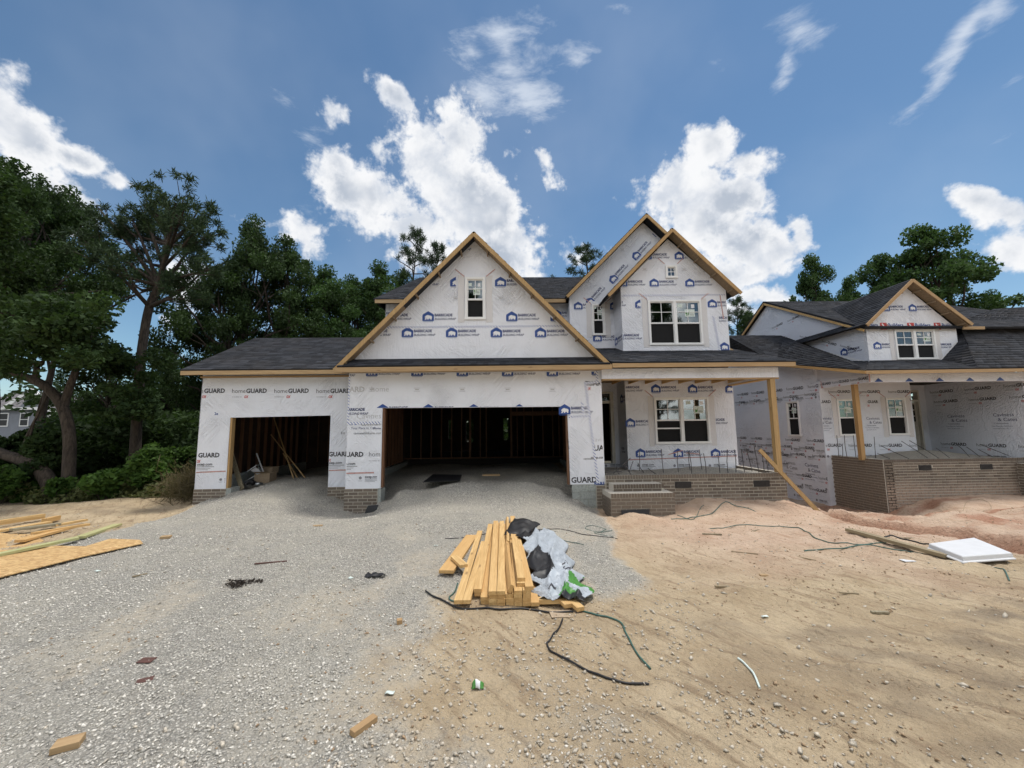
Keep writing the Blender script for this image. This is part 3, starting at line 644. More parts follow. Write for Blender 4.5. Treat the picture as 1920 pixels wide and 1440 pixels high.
for (px, py, sx, sy, h) in [(1800, 1290, .9, .35, .8), (1620, 1230, 1.0, .4, .6), (1850, 1200, .5, .4, .9), (1450, 1300, .6, .3, .35), (1900, 1130, .3, .25, .8), (1750, 1160, .8, .25, .5), (1300, 1390, .4, .2, .3), (60, 960, 3, .6, .8), (200, 950, 1.5, .5, .6), (1650, 1330, .8, .15, .6), (1400, 1180, .7, .3, .45), (1550, 1180, .9, .2, .6), (1850, 1400, .5, .1, .6), (1200, 1330, .3, .12, .4), (1880, 1150, .4, .4, .9), (1700, 1220, 1., .2, .7)]:
    c = atz(px, py, 0); dark = np.maximum(dark, h*np.exp(-((fx_-c.x)/sx)**2-((fy_-c.y)/sy)**2))
dark *= .8*np.clip((fb(fx_*.8+fy_*.6, fy_*1.1, 3.4, 5, 91)-.40)*5, 0, 1)
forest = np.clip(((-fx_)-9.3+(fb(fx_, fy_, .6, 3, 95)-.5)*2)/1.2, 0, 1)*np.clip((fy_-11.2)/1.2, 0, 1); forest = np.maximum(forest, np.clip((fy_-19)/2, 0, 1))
def b_ground(n):
    P = GP(n); gA = att(n, 'gravel').outputs[2]; cA = att(n, 'clay').outputs[2]; dA = att(n, 'dark').outputs[2]; rA = att(n, 'redd').outputs[2]; fA = att(n, 'forest').outputs[2]
    v1 = n.n('ShaderNodeTexVoronoi', {'Vector': P, 'Scale': 48., 'Randomness': 1.}, feature='F1'); v2 = n.n('ShaderNodeTexVoronoi', {'Vector': P, 'Scale': 22.}, feature='F1')
    s1 = n.n('ShaderNodeSeparateColor', {0: v1.outputs['Color']}).outputs[0]; s2 = n.n('ShaderNodeSeparateColor', {0: v2.outputs['Color']}).outputs[1]
    gc = n.mix(n.ramp(s1, 0, 1, 0, 1, False), rgb(.38, .36, .32), rgb(.80, .755, .67)); gc = n.mix(n.m('MULTIPLY', n.ramp(s2, .55, .95), .5), gc, rgb(.44, .41, .36))
    gc = n.mix(n.ramp(v1.outputs[0], .35, .75, 0., .85), gc, rgb(.29, .27, .235))
    dust = n.ramp(n.noise(mp(n, P, (.8, .8, .8)), 1.0, 6, .62), .42, .66)
    gc = n.mix(n.m('MULTIPLY', dust, .7), gc, rgb(.56, .52, .44))
    nz = n.noise(P, 1.2, 7, .65, .5); nf = n.noise(P, 28, 5, .7); st = n.noise(mp(n, mp(n, P, (1, 1, 1), (0, 0, .927)), (.9, 6, 3)), 1.7, 7, .7, .5)
    sand = n.mix(n.ramp(nz, .3, .7), rgb(.40, .30, .185), rgb(.56, .445, .295)); sand = n.mix(n.ramp(st, .50, .66, 0., .75), sand, rgb(.27, .19, .115))
    cl = n.mix(n.ramp(nz, .3, .68), rgb(.50, .345, .245), rgb(.63, .48, .36)); cl = n.mix(n.ramp(st, .52, .70, 0., .6), cl, rgb(.40, .24, .145))
    sand = n.mix(n.ramp(gA, .15, .6, 0., .9), sand, n.mix(nz, rgb(.46, .41, .33), rgb(.58, .53, .44))); c = n.mix(cA, sand, cl); c = n.mix(n.m('MULTIPLY', rA, n.ramp(nf, .2, .6, .35, .85)), c, rgb(.37, .17, .10)); c = n.mix(dA, c, rgb(.19, .145, .10))
    c = n.mix(n.ramp(nf, .56, .85, 0., .45), c, rgb(.17, .12, .08)); c = n.mix(n.ramp(n.noise(P, 75, 3, .7), .60, .8, 0., .6), c, rgb(.56, .5, .42))
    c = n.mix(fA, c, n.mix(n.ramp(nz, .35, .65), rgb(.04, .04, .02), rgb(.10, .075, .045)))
    gmask = n.ramp(n.m('ADD', gA, n.m('MULTIPLY', n.m('SUBTRACT', n.noise(P, 11, 6, .75), .5), 1.3)), .2, .85)
    c = n.mix(gmask, c, gc)
    hs = n.m('MULTIPLY', n.ramp(v1.outputs[0], .1, .8, 1., 0.), gmask)
    clod = n.ramp(n.n('ShaderNodeTexVoronoi', {'Vector': P, 'Scale': 17.}, feature='SMOOTH_F1').outputs[0], .1, .6, 1., 0.)
    h = n.m('ADD', n.m('MULTIPLY', hs, .9), n.m('ADD', n.m('MULTIPLY', nf, .8), n.m('ADD', n.m('MULTIPLY', n.noise(P, 7, 6, .7), 1.6), n.m('ADD', n.m('MULTIPLY', clod, .5), n.m('MULTIPLY', st, .9)))))
    return pb(n, c, .95, h, .03, 1.)
M['ground'] = mat('site_ground', b_ground)
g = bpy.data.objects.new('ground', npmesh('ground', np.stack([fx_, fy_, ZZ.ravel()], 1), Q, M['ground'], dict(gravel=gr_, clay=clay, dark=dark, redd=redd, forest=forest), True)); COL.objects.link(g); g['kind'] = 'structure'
# loose stones, real geometry: crushed gravel over the drive, scattered stones on the dirt
def stones(n, yr, size, dens, name, tones=(0, 1), seed=1, m='stone'):
    R = np.random.default_rng(seed); u_ = R.random(n)
    y0, y1 = yr; y = y0*(y1/y0)**u_; x = (R.random(n)*2-1)*(1.36*y+.3)+.03*y          # 1/y^2 density: even on screen
    keep = R.random(n) < dens(x, y, R); x, y = x[keep], y[keep]; n = len(x)
    s = size[0]+(size[1]-size[0])*R.random(n)**3; s = s*(1+.04*y)
    z = ground_z(x, y)+s*.25
    base = np.array([[1, 0, 0], [-1, 0, 0], [0, 1, 0], [0, -1, 0], [0, 0, 1], [0, 0, -1]], float)
    V = base[None]*(.7+.6*R.random((n, 6, 1)))+R.normal(0, .22, (n, 6, 3)); V *= s[:, None, None]*np.array([1, .8, .55])
    a = R.random(n)*6.283; ca, sa = np.cos(a)[:, None], np.sin(a)[:, None]; tl = R.normal(0, .4, n)[:, None]
    X = V[:, :, 0]*ca-V[:, :, 1]*sa; Y = V[:, :, 0]*sa+V[:, :, 1]*ca; Z = V[:, :, 2]+X*tl
    P = np.stack([X+x[:, None], Y+y[:, None], Z+z[:, None]], 2).reshape(-1, 3)
    f = np.array([[0, 2, 4], [2, 1, 4], [1, 3, 4], [3, 0, 4], [2, 0, 5], [1, 2, 5], [3, 1, 5], [0, 3, 5]])
    Fq = (f[None]+np.arange(n)[:, None, None]*6).reshape(-1, 3); t = tones[0]+(tones[1]-tones[0])*R.random(n)
    o = bpy.data.objects.new(name, npmesh(name, P, Fq, M[m], np.repeat(t, 6))); COL.objects.link(o); return o
def b_stone(n):
    a = att(n, 'tone').outputs[2]; g = n.noise(GP(n), 90, 3, .6)
    c = n.mix(n.ramp(a, 0, 1, 0, 1, False), rgb(.39, .37, .33), rgb(.82, .78, .70)); c = n.mix(n.ramp(g, .45, .8, 0., .5), c, rgb(.42, .37, .31)); return pb(n, c, .9, g, .002, .5)
M['stone'] = mat('crushed_stone', b_stone); M['stone_dirt'] = m_plain('dusty_stone', (.47, .42, .345), .95, .35, 35)
def dens_gravel(x, y, R):
    return np.clip(gravel(x, y)*1.1-.08, 0, 1)**1.3*(.35+.65*np.clip((fb(x, y, 1.3, 3, 101)-.35)*4, 0, 1))
def dens_sparse(x, y, R):
    c = atz(1120, 1210, 0); nearlum = np.exp(-((x-c.x)/1.1)**2-((y-c.y)/.8)**2)
    c2 = atz(1000, 1400, 0); n2 = np.exp(-((x-c2.x)/1.6)**2-((y-c2.y)/.6)**2)
    return (1-gravel(x, y)*.5)*(.12+1.3*nearlum+1.1*n2)*(.3+1.8*np.clip((fb(x, y, 2.5, 3, 111)-.42)*4, 0, 1))*np.where(x > 1.5, .5, 1.)*np.clip((10-y)/2, 0, 1)
o = stones(170000, (1.7, 11.5), (.004, .0145), dens_gravel, 'gravel', seed=3); o['kind'] = 'stuff'; o['label'] = 'loose crushed grey gravel spread over the drive'
o = stones(42000, (1.7, 9.8), (.0035, .019), dens_sparse, 'scattered_stones', seed=4, m='stone_dirt'); o['kind'] = 'stuff'; o['label'] = 'small stones scattered over the bare sandy soil'
M['clod'] = m_plain('dirt_clod', (.34, .24, .15), .95, .35, 60)
o = stones(26000, (1.7, 10), (.003, .016), lambda x, y, R: (1-gravel(x, y))*np.clip((fb(x*.7+y*.5, y, 1.8, 4, 121)-.38)*5, 0, 1)*.8, 'dirt_clods', seed=8, m='clod'); o['kind'] = 'stuff'; o['label'] = 'crumbled clods of dry soil on the bare ground'
o = stones(2600, (1.7, 8), (.011, .026), lambda x, y, R: .25*(.3+fb(x, y, 1.5, 2, 3))*np.where(x > 2.5, .25, 1), 'larger_stones', seed=6, m='stone_dirt'); o['kind'] = 'stuff'; o['label'] = 'larger loose stones lying among gravel and dirt'
#@@HOUSE
# ------------------------------------------------------------------ main house
HO = thing('unfinished_house', 'white house-wrapped two-storey house under construction with two open garage bays, in the middle', 'house', (-.7, 10.2, 0))
LP_, RP_ = -3.9, 2.6
Wm = M['wrap']
gw = wall('garage_wall', [(LP_, .40), (-3.03, .40), (-3.03, 2.40), (1.69, 2.39), (1.72, .42), (RP_, .42), (RP_, 3.42), (LP_, 3.42)], [], Wm, HO, Y=10.2, th=.14)
GY = 10.22; wa = at(872, 599, GY); wb = at(910, 520, GY)
gb = wall('gable_wall', [(-3.95, 3.50), (2.62, 3.53), (-.68, 6.88)], [(wa.x, wb.x, wa.z, wb.z)], Wm, HO, Y=GY, th=.10)
lw = wall('garage_wing_wall', [(-8.0, .37), (-7.22, .37), (-7.22, 2.22), (-4.58, 2.25), (-4.58, .37), (-3.9, .37), (-3.9, 3.5), (-8.02, 3.5)], [], M['wrap2'], HO, Y=10.8, th=.14)
lws = wall('wing_side_wall', [(10.8, .37), (16.3, .37), (16.3, 3.5), (13.45, 4.9), (10.8, 3.5)], [], M['wrap2'], HO, X=-8.02, th=.014)
pw = wall('porch_wall', [(3.81, .50), (7.19, .50), (7.19, 3.3), (3.81, 3.3)], [(4.68, 6.38, 1.33, 2.74)], Wm, HO, Y=12.1, th=.14)
bw_ = wall('bay_gable_wall', [(3.81, 4.10), (7.19, 4.12), (7.19, 6.18), (5.41, 7.86), (3.81, 6.25)], [(4.65, 6.35, 4.39, 5.83), (5.28, 5.65, 6.56, 6.97)], Wm, HO, Y=12.1, th=.14)
rt = wall('entry_return_wall', [(12.24, .5), (12.95, .5), (12.95, 3.3), (12.24, 3.3)], [], Wm, HO, X=3.81, th=.14)
rt2 = wall('bay_side_wall', [(12.24, 4.1), (12.95, 4.3), (12.95, 6.2), (12.24, 6.2)], [], Wm, HO, X=3.81, th=.10)
dw_ = wall('entry_wall', [(2.6, .5), (3.93, .5), (3.93, 3.3), (2.6, 3.3)], [(2.72, 3.66, .68, 3.0)], Wm, HO, Y=12.95, th=.14)
rg = wall('rear_gable_wall', [(2.32, 4.2), (3.9, 4.4), (3.9, 6.2), (7.1, 6.2), (7.65, 6.2), (4.96, 8.88), (2.32, 6.22)], [(3.06, 3.50, 4.91, 5.98)], Wm, HO, Y=12.951, th=.14)
mw_ = wall('upper_front_wall', [(-3.95, 3.6), (2.5, 3.6), (2.5, 6.15), (-3.95, 6.15)], [], Wm, HO, Y=13.4, th=.14)
rt3 = wall('rear_gable_return_wall', [(13.1, 4.2), (13.4, 4.2), (13.4, 6.1), (13.1, 6.1)], [], Wm, HO, X=2.32, th=.10)
# shell that closes the rooms
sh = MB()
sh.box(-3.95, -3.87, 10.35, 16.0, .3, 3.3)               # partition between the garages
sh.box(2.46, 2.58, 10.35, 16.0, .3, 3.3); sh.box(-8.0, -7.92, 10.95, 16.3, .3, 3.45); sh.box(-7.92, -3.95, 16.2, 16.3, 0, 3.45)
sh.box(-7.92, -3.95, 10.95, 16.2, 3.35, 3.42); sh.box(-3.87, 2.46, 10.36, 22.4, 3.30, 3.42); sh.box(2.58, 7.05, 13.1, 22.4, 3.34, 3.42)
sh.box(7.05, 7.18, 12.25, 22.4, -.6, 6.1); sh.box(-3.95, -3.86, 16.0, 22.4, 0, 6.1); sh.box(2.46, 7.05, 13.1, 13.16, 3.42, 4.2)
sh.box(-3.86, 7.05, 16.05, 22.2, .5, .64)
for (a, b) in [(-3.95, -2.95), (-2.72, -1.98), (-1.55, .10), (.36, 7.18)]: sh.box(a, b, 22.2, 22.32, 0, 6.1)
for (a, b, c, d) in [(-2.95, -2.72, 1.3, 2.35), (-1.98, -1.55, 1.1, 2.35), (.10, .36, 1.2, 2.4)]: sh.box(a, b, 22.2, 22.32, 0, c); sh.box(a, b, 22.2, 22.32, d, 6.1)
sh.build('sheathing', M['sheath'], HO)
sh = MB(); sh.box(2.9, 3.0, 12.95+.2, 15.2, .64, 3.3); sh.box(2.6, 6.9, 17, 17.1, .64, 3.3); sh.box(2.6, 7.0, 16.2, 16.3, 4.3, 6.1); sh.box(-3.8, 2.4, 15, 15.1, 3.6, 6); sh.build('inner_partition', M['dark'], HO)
# studs, each its own piece
SV = {}
def stud(par, x, y, z0, z1, w=.038, d=.089, m='stud'):
    k = (round(z1-z0, 2), w, d, m)
    if k not in SV: b = MB(); b.box(-w/2, w/2, -d/2, d/2, 0, z1-z0); SV[k] = b.mesh('stud', M[m])
    o = bpy.data.objects.new('stud', SV[k]); o.location = Vector((x, y, z0))-par.location; COL.objects.link(o); o.parent = par; return o
for i in range(13): stud(HO, -3.82, 10.5+i*.41, .62, 3.3, .089, .038)
for i in range(13): stud(HO, 2.40, 10.5+i*.41, .62, 3.3, .089, .038)
for i in range(12): stud(HO, -7.86, 11.1+i*.41, .62, 3.35, .089, .038, 'stud')
for i in range(9): stud(HO, -7.7+i*.41, 16.15, .62, 3.35)
for x in [-3.6, -3.2, -2.8, -2.4, -2.0, -1.6, -1.28, -1.24, -.86, -.62, .36, .40, .62, .9, 1.25, 1.65, 2.05, 2.3]: stud(HO, x, 16.02, .72, 3.3, .038, .12, 'stud')
for (a, b, c) in [(-3.85, 2.45, .68), (-.62, .36, 2.72), (.40, 2.3, 2.35)]: 
    q = MB(); q.box(a, b, 15.97, 16.08, c, c+.05 if c < 1 else c+.16); q.build('plate', M['stud'], HO)
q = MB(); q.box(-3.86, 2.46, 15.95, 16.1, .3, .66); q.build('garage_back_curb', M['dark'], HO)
for bxx in [(-3.86, -3.70, 10.36, 16, .3, .62), (2.30, 2.45, 10.36, 16, .3, .62), (-7.92, -7.76, 10.96, 16.2, .25, .62)]: q = MB(); q.box(*bxx); q.build('concrete_curb', M['cmu'], HO)
for (x, y, z0, z1, w, d) in [(-7.19, 10.87, .37, 2.22, .05, .13), (-4.55, 10.87, .37, 2.25, .05, .13), (-3.0, 10.28, .42, 2.39, .05, .13), (1.68, 10.28, .42, 2.39, .05, .13)]: stud(HO, x, y, z0, z1, w, d, 'boardz' if x < -7 else 'stud')
# roofs
rl = lambda n, P, **k: roof(n, P, HO, **k)
gp = (-.68, 9.85, 6.95); gpb = (-.68, 14.8, 6.95)
rl('garage_roof_left', [(-4.13, 14.3, 3.40), (-4.13, 9.85, 3.40), gp, gpb]); rl('garage_roof_right', [(2.79, 9.85, 3.42), (2.79, 14.3, 3.42), gpb, gp])
rl('pent_roof', [(-4.05, 9.78, 3.42), (2.74, 9.78, 3.44), (2.52, 10.22, 3.68), (-3.80, 10.22, 3.66)])
rl('wing_roof_front', [(-8.28, 10.38, 3.45), (-3.92, 10.38, 3.45), (-3.92, 13.45, 4.99), (-8.34, 13.45, 4.99)]); rl('wing_roof_back', [(-3.92, 16.5, 3.45), (-8.28, 16.5, 3.45), (-8.34, 13.45, 4.99), (-3.92, 13.45, 4.99)])
rl('main_roof_front', [(-4.25, 13.0, 6.20), (2.6, 13.0, 6.20), (5.0, 17.9, 8.86), (-3.72, 17.9, 8.86)]); rl('main_roof_left', [(-4.25, 22.8, 6.2), (-4.25, 13.0, 6.2), (-3.72, 17.9, 8.86)])
rl('main_roof_back', [(7.6, 22.8, 6.2), (-4.25, 22.8, 6.2), (-3.72, 17.9, 8.86), (5.0, 17.9, 8.86)])
rp = (4.96, 12.58, 9.02); rpb = (4.96, 18.2, 9.02)
rl('rear_gable_roof_left', [(2.18, 17, 6.20), (2.18, 12.58, 6.20), rp, rpb]); rl('rear_gable_roof_right', [(7.72, 12.58, 6.20), (7.72, 22, 6.20), (4.96, 22, 9.02), rp])
bp = (5.41, 11.73, 8.05); bpb = (5.41, 14.6, 8.05)
rl('bay_roof_left', [(3.31, 13.2, 5.93), (3.31, 11.73, 5.93), bp, bpb]); rl('bay_roof_right', [(7.45, 11.73, 5.99), (7.45, 14.5, 5.99), bpb, bp])
rl('porch_roof', [(2.80, 9.78, 3.47), (7.50, 9.78, 3.47), (7.50, 12.95, 4.46), (2.45, 12.95, 4.46)])
# soffit / deck undersides and bare lumber trim
def board(n, a, b, w, h, m='board', up=(0, 0, 1), par=HO):
    a = Vector(a); b = Vector(b); q = MB(); d = b-a; k = 'boardx' if abs(d.x) >= max(abs(d.y), abs(d.z)) else ('boardz' if abs(d.z) > abs(d.y) else 'board')
    q.beam(a, b, w, h, up); return q.build(n, M[m if m != 'board' else k], par)
def rake(apex, foot, h=.10, drop=.10, th=.035, par=HO):
    a = Vector(apex)-Vector((0, 0, drop)); b = Vector(foot)-Vector((0, 0, drop)); return board('rake_board', a, b, th, h, up=Vector((0, 0, 1)), par=par)
rake((-.68, 9.845, 6.98), (-4.13, 9.845, 3.42)); rake((-.68, 9.843, 6.98), (2.79, 9.843, 3.44))
rake((4.96, 12.575, 9.04), (2.18, 12.575, 6.21)); rake((4.96, 12.573, 9.04), (7.72, 12.573, 6.22)); rake((5.41, 11.72, 8.08), (3.31, 11.72, 5.95)); rake((5.41, 11.718, 8.08), (7.45, 11.718, 6.01))
board('fascia_board', (-4.10, 9.80, 3.33), (2.78, 9.80, 3.35), .04, .115); board('fascia_board', (-8.28, 10.40, 3.37), (-4.05, 10.40, 3.37), .04, .105); board('fascia_board', (2.79, 9.79, 3.385), (7.47, 9.79, 3.385), .04, .105)
board('fascia_board', (-4.2, 13.02, 6.12), (2.2, 13.02, 6.12), .04, .12); board('fascia_board', (7.47, 9.82, 3.39), (7.47, 12.2, 4.12), .04, .11)
board('soffit_board', (-8.0, 10.73, 3.30), (-3.92, 10.73, 3.30), .08, .04)
board('soffit_board', (-4.0, 9.99, 3.30), (2.6, 9.99, 3.32), .34, .012, m='boardx'); 
def outlookers(apex, foot, y0, y1, n, par=HO):
    a = Vector(apex); b = Vector(foot)
    for i in range(n):
        t = (i+.6)/n; c = a+(b-a)*t; q = MB(); q.beam((c.x, y0+.02, c.z-.12), (c.x, y1, c.z-.12), .035, .05); q.build('lookout_block', M['plaster'], par)
outlookers((-.68, 0, 6.92), (-4.1, 0, 3.4), 9.87, GY, 6); outlookers((-.68, 0, 6.92), (2.77, 0, 3.42), 9.87, GY, 6); outlookers((5.41, 0, 8), (7.45, 0, 6), 11.75, 12.1, 4); outlookers((5.41, 0, 8), (3.31, 0, 5.95), 11.75, 12.1, 3)
for (a, b, y0, y1) in [((5.41, 0, 7.97), (7.41, 0, 5.93), 11.74, 12.1), ((5.41, 0, 7.97), (3.35, 0, 5.87), 11.74, 12.1), ((-.68, 0, 6.87), (2.74, 0, 3.38), 9.86, GY), ((-.68, 0, 6.87), (-4.08, 0, 3.36), 9.86, GY), ((4.96, 0, 8.94), (2.22, 0, 6.16), 12.6, 12.95)]:
    quad_part('soffit_deck', [(a[0], y0, a[2]), (b[0], y0, b[2]), (b[0], y1, b[2]), (a[0], y1, a[2])], M['plaster'], HO, .01)
# porch beam, post, soffit frame
q = MB(); q.box(2.58, 7.19, 10.03, 10.17, 3.08, 3.34); pbm = q.build('porch_beam', M['wrap'], HO)
q = MB(); q.box(7.05, 7.19, 10.17, 12.1, 3.10, 3.34); q.build('porch_beam', M['wrap'], HO)
board('beam_bottom_plate', (2.6, 10.10, 3.06), (7.2, 10.10, 3.06), .13, .035); board('beam_bottom_plate', (7.12, 10.17, 3.08), (7.12, 12.1, 3.09), .14, .035)
for i in range(9): board('ceiling_joist', (2.9+i*.52, 10.2, 3.22), (2.9+i*.52, 12.1, 3.22), .04, .12)
q = MB(); q.box(2.6, 7.05, 10.2, 12.95, 3.30, 3.315); q.build('porch_ceiling', M['plaster'], HO)
po = MB(); po.beam((7.02, 10.10, .66), (7.02, 10.10, 3.05), .13, .13, (0, 1, 0)); po.build('porch_post', M['boardz'], HO)
quad_part('porch_gable_infill', [(7.2, 12.14, 4.12), (7.48, 12.14, 4.12), (7.2, 12.14, 4.30)], M['boardx'], HO, .02)
# front door opening, frame and transom
fr = MB()
for (a, b, c, d) in [(2.72, 2.78, .68, 3.0), (3.56, 3.66, .68, 3.0), (2.78, 3.56, 2.94, 3.0), (2.78, 3.56, 2.62, 2.70)]: fr.box(a, b, 12.90, 13.09, c, d)
df = fr.build('door_frame', M['cream'], HO)
for k in (1, 2): q = MB(); q.box(2.78+.26*k-.01, 2.78+.26*k+.01, 12.97, 12.99, 2.70, 2.94); q.build('muntin', M['cream'], df)
q = MB(); q.box(2.78, 3.56, 13.0, 13.006, 2.70, 2.94); q.build('pane', M['glass'], df)
for i in range(5): stud(HO, 3.0+i*.16, 14.6+.3*(i % 2), .64, 3.2)
# windows
window(HO, wa.x, wb.x, wa.z, wb.z, GY, rail=.47, label=(0,), wallpart=gb)
window(HO, 3.06, 3.50, 4.91, 5.98, 12.951, rail=.48, label=(0,), wallpart=rg)
window(HO, 4.65, 6.35, 4.39, 5.83, 12.1, units=2, rail=.48, label=(1,), wallpart=bw_)
window(HO, 5.28, 5.65, 6.56, 6.97, 12.1, single=True, wallpart=bw_, tape=False)
window(HO, 4.68, 6.38, 1.33, 2.74, 12.1, units=2, rail=.50, label=(1,), wallpart=pw, shades=(0,))
for (x0, x1, z0, z1) in [(5.28, 5.65, 6.56, 6.97)]:
    strip(bw_, (x0-.02, 12.1, z1+.05), (x0-.22, 12.1, z1+.24), .022, 'flash_red', .010, 'flashing_tape'); strip(bw_, (x1+.02, 12.1, z1+.05), (x1+.22, 12.1, z1+.24), .022, 'flash_red', .010, 'flashing_tape')
# ---- brickwork ----
n0 = 300
pf, c = bricks(HO, 2.60, 7.20, -.32, .64, Y=10.1, soldier_top=True, holes=[(4.34, 4.75, .306, .462), (6.35, 6.76, .306, .462)], wallname='porch_foundation', maxn=300, ok=lambda x, z: z > -.22)
for (x0, x1) in [(4.34, 4.75), (6.35, 6.76)]:
    v_ = MB(); v_.box(x0, x1, 10.085, 10.1, .306, .462); vo = v_.build('foundation_vent', M['black'], HO)
    for i in range(12): q = MB(); q.box(x0+.015+i*.033, x0+.023+i*.033, 10.078, 10.085, .312, .456); q.build('vent_bar', M['steel'], vo)
n1 = 300-c if c < 300 else 0
def pil(*a, **k): return bricks(HO, *a, maxn=60, **k)
pil(-8.03, -7.20, -.30, .37, Y=10.79, wallname='brick_pillar'); pil(-4.58, -3.92, -.30, .37, Y=10.79, wallname='brick_pillar'); pil(-3.92, -3.10, -.42, .40, Y=10.19, wallname='brick_pillar')
pil(10.9, 16.2, -.4, .37, X=-8.03, wallname='side_foundation', ok=lambda a, b: False)
bricks(HO, 10.2, 12.9, -.32, .64, X=7.12, wallname='porch_side_foundation', maxn=0)
pil(2.36, 2.60, -.42, .40, Y=10.12, wallname='brick_return')
# steps
def brick_step(x0, x1, y, zt, zb, h0):
    w, c = bricks(HO, x0, x1, zb, zt, Y=y, th=.9, soldier_top=True, wallname='brick_step', maxn=80)
    for i in range(3):
        pass
    return w
brick_step(2.66, 3.86, 9.66, .475, -.35, 0); s1 = brick_step(2.50, 3.98, 9.32, .315, -.45, 0)
bricks(HO, 9.33, 10.08, -.42, .20, X=2.50, th=.05, wallname='step_side', maxn=40)
# concrete block pier right of the garage door
q = MB(); q.box(1.80, 2.36, 10.21, 10.4, -.5, .42); pier = q.build('block_pier', M['mortar'], HO)
for r in range(5):
    for k in range(2):
        a, b = [(1.76, 2.155), (2.165, 2.36)][k] if r % 2 == 0 else [(1.76, 1.95), (1.96, 2.355)][k]
        q = MB(); q.box(a, b, 10.19, 10.3, -.48+r*.18, -.48+r*.18+.17); q.build('concrete_block', M['cmu'], pier)
for (x0, x1, y) in [(-7.22, -7.08, 10.8), (-3.10, -3.02, 10.21)]: q = MB(); q.box(x0, x1, y, y+.35, -.3, .38); q.build('concrete_block', M['cmu'], HO)
quad_part('foundation_membrane', [at(684, 963, 10.12), at(690, 948, 10.14), at(714, 946, 10.12), at(712, 957, 10.0)], M['felt'], HO, .02)
quad_part('foundation_membrane', [at(1165, 972, 9.25), at(1165, 957, 9.30), at(1218, 955, 9.30), at(1216, 970, 9.25)], M['felt'], HO, .02)
# ---- lettering on the wrap ----
X_ = lambda px, py, Y: at(px, py, Y)
rakeL = (-4.09, 3.38, -.72, .69); rakeR = (2.77, 3.42, .72, .69)
gc = [(-.68, 6.80, -.714, .70), (-.68, 6.80, .714, .70)]
wc = [(0, 0, 0, 0)]
def row(w, pxs, py, Y, s, clip=(), me='bar', **kw):
    for px in pxs: prt(w, me, X_(px, py, Y), s, clip=clip, **kw)
S1 = 1.0
winl = (-1.18, 0, 1, 0)
row(gb, [708, 792], 602, GY, S1, gc); row(gb, [949], 602, GY, S1, gc); row(gb, [1032], 602, GY, S1, gc)
row(gb, [669, 753, 836, 920, 1003], 632, GY, S1, gc)
row(gb, [928], 537, GY, S1, gc); row(gb, [844], 537, GY, S1, gc+[winl]); row(gb, [760], 537, GY, S1, gc+[winl])
row(gb, [822, 905], 471, GY, S1, gc)
row(gb, [728, 849, 933, 768, 1018], 562, GY, 1., gc, 'mark')
strip(gb, at(712, 614, GY), at(1068, 611, GY), .055, 'tape')
top = [(0, 3.36, 0, 1)]
row(gw, [686, 771, 856, 941, 1025], 705, 10.2, S1, [(0, 3.29, 0, 1)]); row(gw, [601], 708, 10.2, S1, [(-3.88, 0, -1, 0), (0, 3.29, 0, 1)]); row(gw, [1109], 703, 10.2, S1, [(0, 3.29, 0, 1), (2.5, 0, 1, 0)])
row(gw, [706, 792, 877, 963], 777, 10.2, S1, [(0, 2.405, 0, -1)]); row(gw, [1048], 777, 10.2, S1, [(2.35, 0, 1, 0)]); row(gw, [625], 780, 10.2, S1, [(-3.88, 0, -1, 0)])
row(gw, [691, 776, 861, 946, 1030], 733, 10.2, 1., (), 'mark')
strip(gw, (-3.885, 10.2, 3.2), (-3.885, 10.2, 1.98), .035); strip(gw, (-3.88, 10.2, 2.02), (-3.05, 10.2, 2.03), .06); strip(gw, (2.18, 10.2, 2.98), (2.42, 10.2, .45), .06); strip(gw, (2.15, 10.2, 2.98), (2.56, 10.2, 3.02), .06); strip(gw, (2.49, 10.2, 3.02), (2.49, 10.2, 3.3), .06)
strip(gw, (1.72, 10.2, 2.12), (2.25, 10.2, 2.14), .05); strip(gw, (2.08, 10.2, 2.5), (2.10, 10.2, 2.2), .06); strip(gw, (-3.88, 10.2, .78), (-3.2, 10.2, .79), .035, 'flash_red')
cl = [(-3.88, 0, -1, 0)]
word(gw, 'GUARD', (-4.15, 10.2, 2.82), .19, 'fade', .03, clip=cl); word(gw, 'home', (-3.33, 10.2, 2.82), .20, 'fade', -.006, clip=[(-2.6, 0, 1, 0)])
q = PR(); q.txt('Communities', 0, 0, .125, 'ink'); 
cr = [(-3.05, 0, 1, 0)]
prt(gw, q.done(), X_(676, 798, 10.2), 1., clip=cr); word(gw, 'Your Place to Call', X_(658, 805, 10.2), .082, 'navy', .0); word(gw, 'Home', X_(699, 805, 10.2), .078, 'navy', .012, .3, clip=cr)
word(gw, 'cavinessandcates.com', X_(663, 814.5, 10.2), .08, 'ink', 0, clip=cr); q = PR(); q.poly([(0, .03), (.06, .06), (.08, 0), (.02, 0)], 'blue'); q.rect(.12, .19, 0, .05, 'blue'); prt(gw, q.done(), X_(655, 797, 10.2))
prt(gw, 'home', X_(610, 857, 10.2), 1., clip=cl); prt(gw, 'home', X_(691, 856, 10.2), 1., clip=cr); prt(gw, 'com', X_(636, 872, 10.2), 1., clip=cl); prt(gw, 'com', X_(684, 896, 10.2), .85, clip=[(-3.12, 0, 1, 0)])
word(gw, 'Caviness', X_(668, 785, 10.2), .2, 'fade', -.01, clip=cr)
word(gw, 'GUARD', X_(1094, 723, 10.2), .17, 'ink', .03, clip=[(2.18, 0, -1, 0), (2.57, 0, 1, 0)]); word(gw, 'X', X_(1102, 731, 10.2), .1, 'red', .03, .2)
